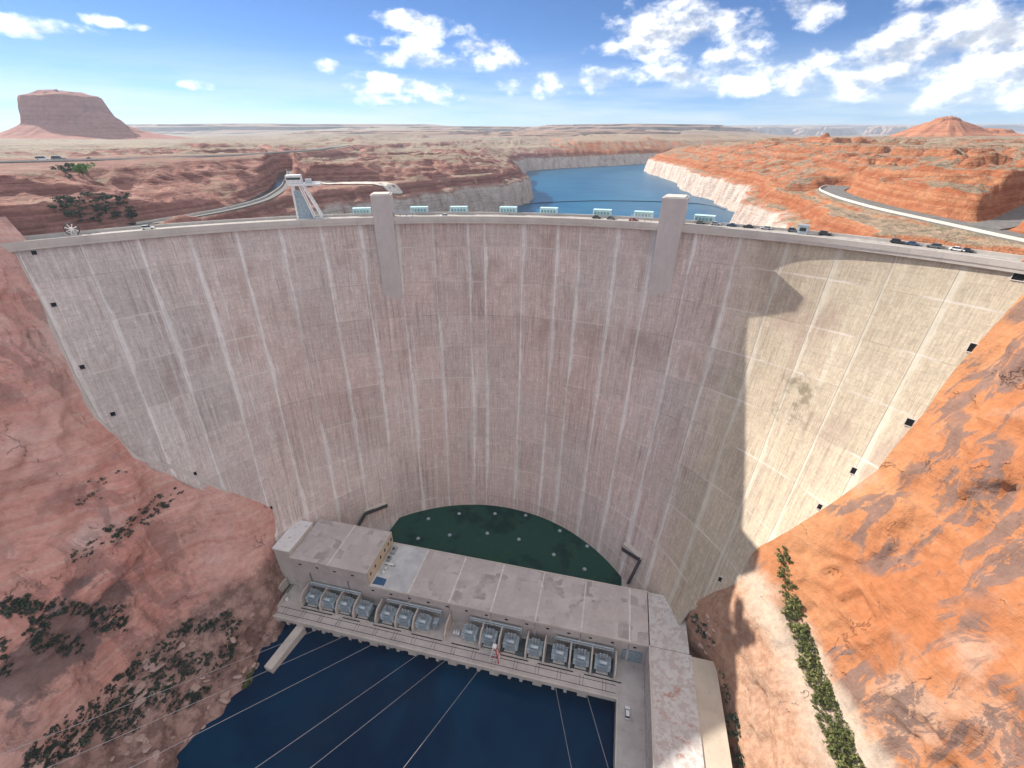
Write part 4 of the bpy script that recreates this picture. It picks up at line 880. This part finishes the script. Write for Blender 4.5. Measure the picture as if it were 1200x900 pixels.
def sx_of(px): return float(np.interp(px, [p[0] for p in FW], [loc(*p, DZ+1)[0] for p in FW]))
for k, (x0, x1) in enumerate(((358, 418), (448, 512), (546, 608), (648, 717))):
    a_, b_ = sx_of(x0), sx_of(x1); o = pp('bus_frame', 'pale blue steel bus frame over the transformers, %s group from the left' % ORD[k], 'frame', 'bus frames on the deck', a_, 15.6, DZ)
    L_ = b_-a_
    for s_ in np.linspace(.3, L_-.3, 4):
        for t_ in (0, 1.3): MB().box(s_-.12, s_+.12, t_-.12, t_+.12, 0, 7.0).build('post', M['pale_blue'], o)
    for t_ in (0, 1.3): MB().box(0, L_, t_-.15, t_+.15, 7.0, 7.35).build('beam', M['pale_blue'], o)
    for z_ in (7.5,): MB().box(0, L_, .35, .95, z_, z_+.5).build('bus_duct', M['pale_blue'], o, bevel=.1)
# dark gravel floors and oil kerbs of each bay
fw_s = [loc(*p, DZ+1)[0] for p in FW]
for a_, b_ in zip(fw_s[:-1], fw_s[1:]):
    if b_-a_ < 13: MB().box(a_+.6, b_-.6, 8.1, 16.6, DZ-.05, DZ+.06).build('bay_floor', M['bay'], deck)
for k, (x0, x1) in enumerate(((360, 374), (381, 393), (400, 414), (420, 434), (447, 461), (468, 481), (489, 504), (545, 559), (566, 580), (590, 606), (619, 634), (645, 664), (670, 688), (695, 714))):
    MB().box(sx_of(x0), sx_of(x1), 7.6, 8.0, DZ, DZ+.55).build('bay_kerb', M['conc_pale'], deck)
# spare equipment between the groups
o = pp('oil_pump_skid', 'white oil pump skid on the deck between the transformer groups', 'pump', None, loc(535, 741, DZ+1)[0], 12.0, DZ)
MB().box(-1.6, 1.6, -1.8, 1.8, 0, .4).build('skid', M['steel'], o); 
for k in range(3): MB().tube((-1.1+k*1.1, -1.2, 1.1), (-1.1+k*1.1, 1.2, 1.1), .45, n=10).build('drum', M['white'], o, True)
o = pp('switch_rack', 'small grey lattice switch rack right of the seventh transformer', 'rack', None, loc(512, 733, DZ+1)[0], 12.6, DZ)
for sx in (-1, 1):
    for sy in (-1.5, 1.5): MB().box(sx-.1, sx+.1, sy-.1, sy+.1, 0, 5).build('post', M['pale_blue'], o)
for z_ in (1.6, 3.3, 4.9):
    for sy in (-1.5, 1.5): MB().bar((-1, sy, z_), (1, sy, z_-1.2), .12).build('brace', M['pale_blue'], o)
    MB().box(-1.1, 1.1, -1.6, 1.6, z_, z_+.15).build('shelf', M['blue_grey'], o)
# red and white lattice hoist standing on the deck
s_, t_ = loc(579, 775, DZ); o = pp('lattice_hoist', 'red and white lattice hoist tower standing on the transformer deck', 'hoist', None, s_, t_+1.5, DZ)
for i, (sx, sy) in enumerate(((-1, -1), (1, -1), (1, 1), (-1, 1))): MB().bar((sx*2.3, sy*2.0, 0), (sx*.4, sy*.4, 8.6), .38).build('leg', M['white'] if i in (0, 3) else M['red'], o)
mb = MB(); mw = MB()
for lv in range(4):
    z0, z1 = lv*2., lv*2.+2.
    for (ax, ay), (bx, by) in (((-1, -1), (1, -1)), ((1, -1), (1, 1)), ((1, 1), (-1, 1)), ((-1, 1), (-1, -1))):
        f0, f1 = 1-z0/8.6*.82, 1-z1/8.6*.82; (mb if lv % 2 else mw).bar((ax*2.3*f0, ay*2*f0, z0+.1), (bx*2.3*f1, by*2*f1, z1), .22); mw.bar((ax*2.3*f1, ay*2*f1, z1), (bx*2.3*f1, by*2*f1, z1), .22)
mb.build('brace_red', M['red'], o); mw.build('brace_white', M['white'], o); MB().box(-.9, .9, -.9, .9, 8.5, 9.3).build('head', M['white'], o)

# ------------------------------------------------------------------ lawn court between dam and plant
LW = 10.0; cx_, cy_, R_ = [float(v) for v in lvl(LW)]
arc_pts = []
for th in np.linspace(-115, 115, 70):
    x_ = cx_+(R_+.4)*math.sin(math.radians(th)); y_ = cy_+(R_+.4)*math.cos(math.radians(th)); d_ = np.array([x_, y_])-PO
    if d_@PV > 42: arc_pts.append((x_, y_, LW, float(d_@PU)))
e0 = W(arc_pts[0][3], 42, LW); e1 = W(arc_pts[-1][3], 42, LW)
cut = 166.0
lawn_p = [p[:3] for p in arc_pts if 30 < p[3] < cut]; lawn_p = lawn_p+[W(cut, 42, LW), W(30, 42, LW)]
tag(MB().add(lawn_p, [tuple(range(len(lawn_p)))]).build('lawn', M['lawn']), kind='structure')
ap = [W(cut, 42, LW-.02)]+[p[:2]+(LW-.02,) for p in arc_pts if p[3] >= cut][::-1]
apr = [W(cut, 42, LW+.3), W(cut, 60, LW+.3), W(192, 62, LW+.3), W(200, 42, LW+.3)]
tag(MB().prism([p[:2] for p in apr], LW-6, LW+.3).build('court_apron', M['conc']), kind='structure')
apl = [W(-6, 42, LW+.3), W(-6, 52, LW+.3), W(30, 66, LW+.3), W(30, 42, LW+.3)]
tag(MB().prism([p[:2] for p in apl], LW-6, LW+.3).build('court_apron', M['conc']), kind='structure')
cm = MB().tube((0, 0, 0), (0, 0, .35), 1.15, .95, n=14).mesh('drain_box', M['blue_grey'], False); lm = MB().tube((0, 0, .35), (0, 0, .45), .45, n=12).mesh('lid', M['pale_blue'], False)
for k, (px, py) in enumerate(((538, 602), (580, 602), (616, 604), (502, 608), (490, 631), (527, 627), (571, 625), (608, 632), (656, 622), (649, 650), (688, 640), (685, 667))):
    p = atz(px, py, LW); o = empty('drain_box', (p[0], p[1], LW), 0, 'small round drain box with pale lid set in the dark green lawn', 'drain', 'drain boxes on the lawn')
    link(bpy.data.objects.new('box', cm), o); link(bpy.data.objects.new('lid', lm), o)
# gallery portals with dark stair walls where the court meets the dam
def portal(pts, label, top):
    Q = [np.array([f[0], f[1], max(f[2], LW+1)])*1.0 for f in (face_hit(px, py) for px, py, z in pts)]; Q = [q+(np.array([0, 0, CAM_H])-q)/np.linalg.norm(np.array([0, 0, CAM_H])-q)*1.6 for q in Q]; b = Q[1]; o = empty('gallery_portal', (b[0], b[1], b[2]), 0, label, 'portal')
    for q0, q1 in zip(Q[:-1], Q[1:]):
        MB().bar(Vector(q0)-Vector(b), Vector(q1)-Vector(b), .8, 2.2).build('stair_wall', M['dark_steel'], o)
    u = Vector(Q[2])-Vector(Q[1]); u.z = 0; u.normalize(); n = Vector((-u.y, u.x, 0)); n = n if n.y > 0 else -n; L_ = (Q[2]-Q[1])[:2]; L_ = float(np.hypot(*L_))
    c = [u*0, u*L_, u*L_+n*top, n*top]
    MB().prism([(v.x, v.y) for v in c], -1.6, .9).build('landing', M['conc_pale'], o)
portal([(420, 616, 1), (428, 602, 1.2), (454, 592, 1.2)], 'concrete portal with dark stair wall at the left foot of the dam', 4.5)
portal([(736, 684, 1), (750, 656, 1.2), (729, 643, 1.2)], 'concrete portal with dark stair wall at the right foot of the dam', 4.5)
o = pp('service_shed', 'low blue grey service shed wedged between rock and end block', 'shed', None, -10.5, 31, 10)
MB().box(-3, 3, -4, 4, -8, 4.5).build('wall', M['pale_blue'], o); MB().box(-3.3, 3.3, -4.3, 4.3, 4.5, 4.9).build('roof', M['blue_grey'], o); 
for k in (-1, 1): MB().box(k*1.5-.8, k*1.5+.8, -4.1, -3.9, 1, 3.4).build('opening_shade', M['dark'], o)  # dark slabs paint the shade inside the doorways

# ------------------------------------------------------------------ vehicles
def car_meshes(kind):
    suv = kind == 'suv'; L, Wd, Hh = (4.8, 1.95, 1.75) if suv else (4.6, 1.85, 1.45)
    body = MB(); zb = .32; zs = .95 if suv else .82
    prof = [(-L/2, zb), (L/2, zb), (L/2, zs*.75), (L/2-.15, zs*.92), (L*.22, zs), (-L*.36, zs), (-L/2+.05, zs*.95)]
    n = len(prof); body.add([(x, -Wd/2, z) for x, z in prof]+[(x, Wd/2, z) for x, z in prof], [tuple(range(n)), tuple(range(2*n-1, n-1, -1))]+[(i, n+i, n+(i+1) % n, (i+1) % n) for i in range(n)])
    cab = MB(); cp = [(L*.24, zs), (-L*.45 if suv else -L*.38, zs), (-L*.40 if suv else -L*.24, Hh), (L*.08, Hh)]
    w0, w1 = Wd/2-.06, Wd/2-.28; v = []
    for sgn in (-1, 1): v += [(x, sgn*(w0 if z == zs else w1), z) for x, z in cp]
    cab.add(v, [(0, 1, 2, 3), (7, 6, 5, 4), (0, 4, 5, 1), (1, 5, 6, 2), (2, 6, 7, 3), (3, 7, 4, 0)])
    roof = MB().box(-L*.385 if suv else -L*.225, L*.075, -w1+.02, w1-.02, Hh-.03, Hh+.05)
    return dict(body=body.mesh('body', CARC['white'], False, .06), cabin=cab.mesh('cabin_glass', M['glass']), roof=roof.mesh('roof', CARC['white'], False, .02),
                wheel=MB().tube((0, -.12, 0), (0, .12, 0), .34, n=14).mesh('wheel', M['rubber']), light=MB().box(-.04, .06, -.16, .16, -.07, .07).mesh('headlight', M['white']), L=L, W=Wd)
CM = {k: car_meshes(k) for k in ('sedan', 'suv')}
def car(kind, colour, loc_, rz, label, group=None, cat='car', name='parked_car'):
    m = CM[kind]; o = empty(name, tuple(map(float, loc_)), rz, label, cat, group)
    for nm in ('body', 'roof'):
        c = link(bpy.data.objects.new('car_body' if nm == 'body' else 'car_roof', m[nm]), o); c.material_slots[0].link = 'OBJECT'; c.material_slots[0].material = CARC[colour]
    link(bpy.data.objects.new('window_band', m['cabin']), o)
    for x in (-1, 1):
        for y in (-1, 1):
            w = link(bpy.data.objects.new('wheel', m['wheel']), o); w.location = (x*m['L']*.31, y*(m['W']/2-.1), .34)
    for y in (-1, 1): h = link(bpy.data.objects.new('headlight', m['light']), o); h.location = (m['L']/2-.02, y*m['W']*.36, .66)
    return o
G_ = 'cars on the dam crest'
CARS = [(877, 266, 'sedan', 'black', 'black car on the crest close right of the last hoist house'), (898, 268, 'sedan', 'silver', 'silver car on the crest left of the small kiosk'), (931, 270, 'suv', 'grey', 'grey car parked right beside the small kiosk, on its left'),
        (967, 275, 'suv', 'black', 'black car on the crest just right of the small kiosk'), (1055, 281, 'suv', 'black', 'black off-road car on the crest below the road bend'), (1070, 286, 'sedan', 'blue', 'dark blue car on the crest right of the black off-road car'),
        (1096, 288, 'suv', 'grey', 'dark grey car on the crest left of the white car at right'), (1124, 291, 'sedan', 'white', 'white car parked on the crest near the right frame edge'), (1133, 292.5, 'sedan', 'black', 'black car just right of the white car on the crest'),
        (821, 262, 'sedan', 'grey', 'grey car under the hoist house right of the right tower'), (839, 263, 'sedan', 'silver', 'silver car right of the grey one near the last hoist house'), (857, 265, 'sedan', 'blue', 'blue car on the crest between hoist house and kiosk'),
        (699, 256, 'sedan', 'black', 'black car on the crest below the sixth hoist house'), (716, 257, 'sedan', 'grey', 'grey car right of the black one left of the right tower'), (742, 259, 'sedan', 'red', 'red car on the crest left of the right tower'), (520, 255, 'sedan', 'white', 'white car on the crest right of the left tower')]
for px, py, kd, colr, lab in CARS:
    p = atz(px, py, 177.); a = azim(p); r = min(260, max(252.5, math.hypot(p[0]-C0[0], p[1]-C0[1]))); c = pol(a, r, 177.0); car(kd, colr, c, -math.radians(a)+random.choice((0, math.pi))+random.uniform(-.05, .05), lab, G_)
p = atz(175, 266, 177.); a = azim(p); car('suv', 'white', pol(a, 257, 177.), -math.radians(a), 'white van on the crest left of the approach road', G_, 'van', 'parked_van')
s_, t_ = loc(735, 836, DZ); car('suv', 'white', W(s_, t_, DZ), -PA+math.pi/2, 'white car parked alone on the river road by the wing wall', None)
HP = ROADS['highway'][0]
for px, kd, colr, lab in ((46, 'suv', 'white', 'white truck on the highway below the left butte'), (71, 'suv', 'grey', 'dark truck on the highway right of the white truck'), (100, 'sedan', 'silver', 'silver car on the highway below the butte'), (111, 'sedan', 'white', 'small white car right of the silver one on the highway')):
    k = min(range(len(HP)-1), key=lambda i: abs(600+FPX*HP[i][0]/(HP[i][1]*math.cos(PITCH)+(CAM_H-HP[i][2])*math.sin(PITCH))-px)); d = HP[k+1]-HP[k]
    o = car(kd, colr, HP[k]+np.array([0, 0, -.05]), math.atan2(d[1], d[0]), lab, 'vehicles on the highway'); 
    if kd == 'suv': o.scale = (1.7, 1.3, 1.6)

# ------------------------------------------------------------------ power lines
def wire(start, p0, p1, end_xy, label):
    """start: point on the plant; the cable runs in the plane seen through image points p0-p1, up to the canyon rim"""
    S = np.array(start); r1 = ray(*p1); C = np.array([0, 0, CAM_H]); A_ = np.array([[S[0]-C[0], r1[0]], [S[1]-C[1], r1[1]]]); ab = np.linalg.solve(A_, np.array(end_xy)-C[:2])
    E_ = C+ab[0]*(S-C)+ab[1]*r1; E_[2] = min(max(E_[2], 120), 260)
    n = 40; pts = []
    for i in range(n+1):
        f = i/n; q = S*(1-f)+E_*f; q[2] -= 4*2.0*f*(1-f); pts.append(tuple(q))
    return tag(MB().sweep(pts, .085, 5).build('power_cable', M['cable']), label, 'cable', 'power cables over the river'), E_
WL = [((372, 741), (150, 822), (-225, -60)), ((404, 749), (83, 883), (-225, -75)), ((438, 759), (143, 900), (-215, -95)), ((491, 769), (293, 900), (-150, -120)), ((521, 780), (358, 900), (-120, -130)), ((562, 787), (422, 900), (-85, -140))]
WN = ['leftmost', 'second from the left', 'third from the left', 'fourth from the left', 'fifth from the left', 'sixth from the left']
for (a_, b_, e_), nm in zip(WL, WN):
    s_ = loc(a_[0], a_[1], DZ-.5)[0]; _, E_ = wire(W(s_, -.2, DZ-.5), a_, b_, e_, 'thin pale power cable from the deck towards lower left, %s' % nm)
for (a_, b_, e_), nm in zip((((650, 808), (663, 900), (35, -150)), ((687, 816), (703, 900), (50, -150)), ((723, 820), (743, 900), (70, -150))), ('left', 'middle', 'right')):
    s_ = loc(a_[0], a_[1], DZ-.5)[0]; wire(W(s_, -.2, DZ-.5), a_, b_, e_, 'thin pale power cable running steeply down at right, %s of three' % nm)

# ------------------------------------------------------------------ plants and boulders
bpy.context.view_layer.update(); DG = bpy.context.evaluated_depsgraph_get(); GROUND = {'canyon_wall_left', 'canyon_wall_right', 'plateau_terrain'}
def ground_px(px, py):
    ok, l, n, i, ob, _ = scene.ray_cast(DG, Vector((0, 0, CAM_H)), Vector(ray(px, py)).normalized())
    return (l, n) if ok and ob.name in GROUND else None
def shrub_mesh(name, mat, nl, size, flat, seed):
    r = np.random.default_rng(seed); V = []; F = []
    lobes = [(r.normal(0, .42, 2), r.uniform(.35, .75), r.uniform(.35, .62)) for _ in range(5)]
    for k in range(nl):
        (lx, ly), lz, lr = lobes[k % 5]; d = r.normal(size=3); d /= np.linalg.norm(d); c = np.array([lx, ly, lz*flat])+d*lr*r.uniform(.55, 1.0)*np.array([1, 1, flat]); c[2] = max(c[2], .05)
        n = d+r.normal(0, .5, 3); n /= np.linalg.norm(n); u = np.cross(n, [.3, .2, 1]); u /= np.linalg.norm(u); w = np.cross(n, u); s = size*r.uniform(.6, 1.3); b = len(V)
        V += [c-u*s, c+w*s*.55, c+u*s, c-w*s*.55]; F.append((b, b+1, b+2, b+3))
    me = bpy.data.meshes.new(name); me.from_pydata([tuple(map(float, v)) for v in V], [], F); setmat(me, mat); return me
SHR = {k: [shrub_mesh('shrub_'+k, M[m], 130, .2, fl, 11+i) for i in range(4)] for k, m, fl in (('dark', 'leaf_dark', .8), ('olive', 'leaf_olive', .75), ('green', 'leaf_green', .95))}
stem_me = MB().tube((0, 0, -.6), (0, 0, .5), .09, .04, n=5).mesh('stem', M['bark'])
def shrub(p, sc, kind, label, group, name='desert_shrub', cat='shrub'):
    o = empty(name, (p[0], p[1], p[2]-.1), random.uniform(0, 6.28), label, cat, group); o.scale = (sc, sc, sc*random.uniform(.8, 1.15))
    link(bpy.data.objects.new('foliage', random.choice(SHR[kind])), o); link(bpy.data.objects.new('stem', stem_me), o); return o
hs = ground_px(70, 750)
if hs: M['rock'].node_tree.nodes['seep_centre'].inputs[1].default_value = hs[0]
def inpoly(x, y, P):
    c = False; n = len(P)
    for i in range(n):
        (x0, y0), (x1, y1) = P[i], P[(i+1) % n]
        if (y0 > y) != (y1 > y) and x < (x1-x0)*(y-y0)/(y1-y0)+x0: c = not c
    return c
BRUSH = []
def scatter(poly, n, smin, smax, kind, label, group, only=None, clump=0., extra=0):
    xs = [p[0] for p in poly]; ys = [p[1] for p in poly]; k = 0; tries = 0
    while k < n+extra and tries < (n+extra)*30:
        tries += 1; x = random.uniform(min(xs), max(xs)); y = random.uniform(min(ys), max(ys))
        if not inpoly(x, y, poly): continue
        if clump and vnoise(np.array([[x*.045, y*.045, 3.3]]))[0] < clump: continue
        h = ground_px(x, y)
        if h is None or (only and not only(h[0])): continue
        if k < n: shrub(h[0], smin+(smax*1.25-smin)*random.random()**2, kind, label, group)
        else: BRUSH.append((h[0].copy(), random.uniform(smin*.45, smax*.65), kind))
        k += 1
scatter([(912, 645), (921, 641), (935, 700), (960, 770), (985, 830), (1015, 905), (985, 905), (958, 840), (938, 775), (920, 715)], 90, 1.0, 2.2, 'olive', 'low olive green shrub in the long plant strip on the right bench', 'shrubs of the right bench strip', extra=260)
scatter([(842, 780), (850, 785), (866, 850), (876, 905), (862, 905), (852, 850)], 26, .9, 2., 'dark', 'dark green shrub in the slot beside the cream wing wall', 'shrubs in the wing wall slot')
scatter([(818, 718), (835, 740), (842, 775), (820, 750), (810, 725)], 12, .9, 1.8, 'dark', 'dark shrub in the shaded pit below the right dam end', 'shrubs in the shaded pit')
scatter([(230, 555), (228, 566), (160, 625), (85, 660), (82, 652), (140, 612), (200, 570)], 30, .8, 1.9, 'dark', 'dark shrub on the diagonal ledge of the left canyon wall', 'shrubs on the left ledge', extra=40)
scatter([(95, 568), (160, 540), (165, 552), (110, 592), (75, 600)], 16, .6, 1.3, 'dark', 'small dark shrub on the red rock below the left fillet', 'shrubs under the left fillet')
scatter([(0, 700), (60, 705), (150, 712), (148, 750), (125, 755), (60, 775), (0, 800)], 40, 1.0, 2.3, 'dark', 'dark shrub in the large seep patch on the left wall', 'shrubs of the left seep patch', clump=-.15, extra=220)
scatter([(215, 728), (260, 712), (285, 725), (270, 780), (230, 830), (150, 860), (60, 900), (20, 900), (60, 850), (130, 800)], 60, 1.0, 2.4, 'dark', 'dark shrub on the brown talus slope above the left river bank', 'shrubs on the left talus', clump=-.25, extra=480)
scatter([(300, 775), (315, 785), (300, 810), (285, 805)], 14, .8, 1.7, 'olive', 'green shrub at the left shore beside the groyne wall', 'shrubs at the groyne')
scatter([(60, 232), (150, 225), (160, 255), (100, 262), (60, 250)], 25, 1.0, 2.4, 'dark', 'dark shrub on the shaded slope behind the left crest', 'shrubs behind the left crest', extra=120)
scatter([(55, 192), (85, 196), (110, 205), (75, 210)], 10, 1.5, 2.8, 'dark', 'dark green shrub beside the bright green tree below the highway', 'shrubs by the green tree')
for kd_ in ('dark', 'olive'):
    V_ = []; F_ = []
    for p_, sc_, k_ in BRUSH:
        if k_ != kd_: continue
        me_ = random.choice(SHR[kd_]); co = np.empty(len(me_.vertices)*3); me_.vertices.foreach_get('co', co); co = co.reshape(-1, 3)*sc_; a_ = random.uniform(0, 6.28); c_, s__ = math.cos(a_), math.sin(a_)
        V_.append(np.c_[co[:, 0]*c_-co[:, 1]*s__, co[:, 0]*s__+co[:, 1]*c_, co[:, 2]-.1]+np.array(p_))
    if V_:
        V_ = np.concatenate(V_); grid = np.arange(len(V_)).reshape(-1, 4); me_ = bpy.data.meshes.new('ground_brush'); me_.from_pydata(V_.tolist(), [], grid.tolist()); setmat(me_, M['leaf_'+kd_])
        tag(link(bpy.data.objects.new('ground_brush', me_)), 'dense %s brush covering the canyon slopes between larger shrubs' % ('dark' if kd_ == 'dark' else 'olive green'), kind='stuff')
h = ground_px(97, 205)
if h:
    o = empty('green_tree', tuple(h[0]), 0, 'bright green round tree on the slope below the highway', 'tree'); o.scale = (1.6, 1.6, 1.6)
    MB().tube((0, 0, -.5), (0, 0, 2.2), .22, .12, n=7).build('trunk', M['bark'], o)
    for k in range(7):
        c = link(bpy.data.objects.new('crown', random.choice(SHR['green'])), o); c.location = (random.uniform(-1.3, 1.3), random.uniform(-1, 1), random.uniform(.6, 1.9)); c.scale = [random.uniform(1.2, 1.8)]*3; c.rotation_euler = (0, 0, random.uniform(0, 6))
def rock_mesh(seed):
    r = np.random.default_rng(seed); bm = bmesh.new(); bmesh.ops.create_icosphere(bm, subdivisions=2, radius=1)
    cuts = [(v/np.linalg.norm(v), r.uniform(.45, .75)) for v in r.normal(size=(12, 3))]
    for v in bm.verts:
        p = np.array(v.co)
        for n, d in cuts:
            e = p@n-d
            if e > 0: p = p-n*e
        v.co = p*np.array([1.35, .95, .7])
    me = bpy.data.meshes.new('boulder'); bm.to_mesh(me); bm.free(); setmat(me, M['rubble']); return me
RK = [rock_mesh(30+i) for i in range(6)]
def boulders(poly, n, s0, s1, label, group):
    xs = [p[0] for p in poly]; ys = [p[1] for p in poly]; k = 0; t = 0
    while k < n and t < n*30:
        t += 1; x = random.uniform(min(xs), max(xs)); y = random.uniform(min(ys), max(ys))
        if not inpoly(x, y, poly): continue
        h = ground_px(x, y)
        if h is None: continue
        o = link(bpy.data.objects.new('boulder', random.choice(RK))); o.location = h[0]; sc = s0*(s1/s0)**(random.random()**2); o.scale = (sc*random.uniform(.8, 1.5), sc, sc*random.uniform(.7, 1.1)); o.rotation_euler = (random.uniform(-.5, .5), random.uniform(-.5, .5), random.uniform(0, 6.28)); tag(o, label, 'boulder', group); k += 1
boulders([(230, 730), (290, 710), (318, 745), (300, 800), (260, 870), (235, 900), (60, 900), (140, 810)], 60, .6, 2.4, 'pale angular sandstone block on the left talus slope', 'talus blocks')
boulders([(170, 780), (200, 775), (195, 815), (140, 835), (150, 800)], 14, 1.5, 3.2, 'large pale block in the rockfall heap on the left talus', 'rockfall heap blocks')
boulders([(810, 720), (840, 720), (845, 770), (820, 765)], 14, .5, 1.6, 'reddish block in the shaded pit beside the wing wall', 'pit blocks')
# pale gravel pad below the red cliff on the lake's left bank
ga, gr_ = np.meshgrid(np.linspace(0, 2*math.pi, 41), np.linspace(0, 1, 9), indexing='ij')
gx = -122+33*gr_*np.cos(ga)*(1+.12*np.sin(3*ga)); gy = 388+10*gr_*np.sin(ga)*(1+.1*np.cos(5*ga)); gz_ = elev(gx, gy)+.35
tag(grid_mesh('gravel_pad', np.stack([gx, gy, gz_], -1), M['pad'], flip=True), kind='structure')
# wooden utility poles along the highway
for lab, i_ in (('tall wooden utility pole at the left end of the highway', 34), ('wooden utility pole beside the highway below the butte', 48), ('wooden utility pole where the highway bends away', 62)):
    q = HP[min(i_, len(HP)-2)]; px_, py_ = q[0]-14, q[1]+16; z_ = float(elev(np.array([px_]), np.array([py_]))[0]); o = empty('utility_pole', (float(px_), float(py_), z_-.3), .4, lab, 'pole')
    MB().tube((0, 0, -1), (0, 0, 13), .22, .14, n=8).build('post', M['bark'], o); MB().box(-1.6, 1.6, -.1, .1, 11.8, 12.05).build('crossarm', M['bark'], o)
    for sx in (-1.3, 0, 1.3): MB().tube((sx, 0, 12.05), (sx, 0, 12.4), .08, n=6).build('insulator', M['porcelain'], o)
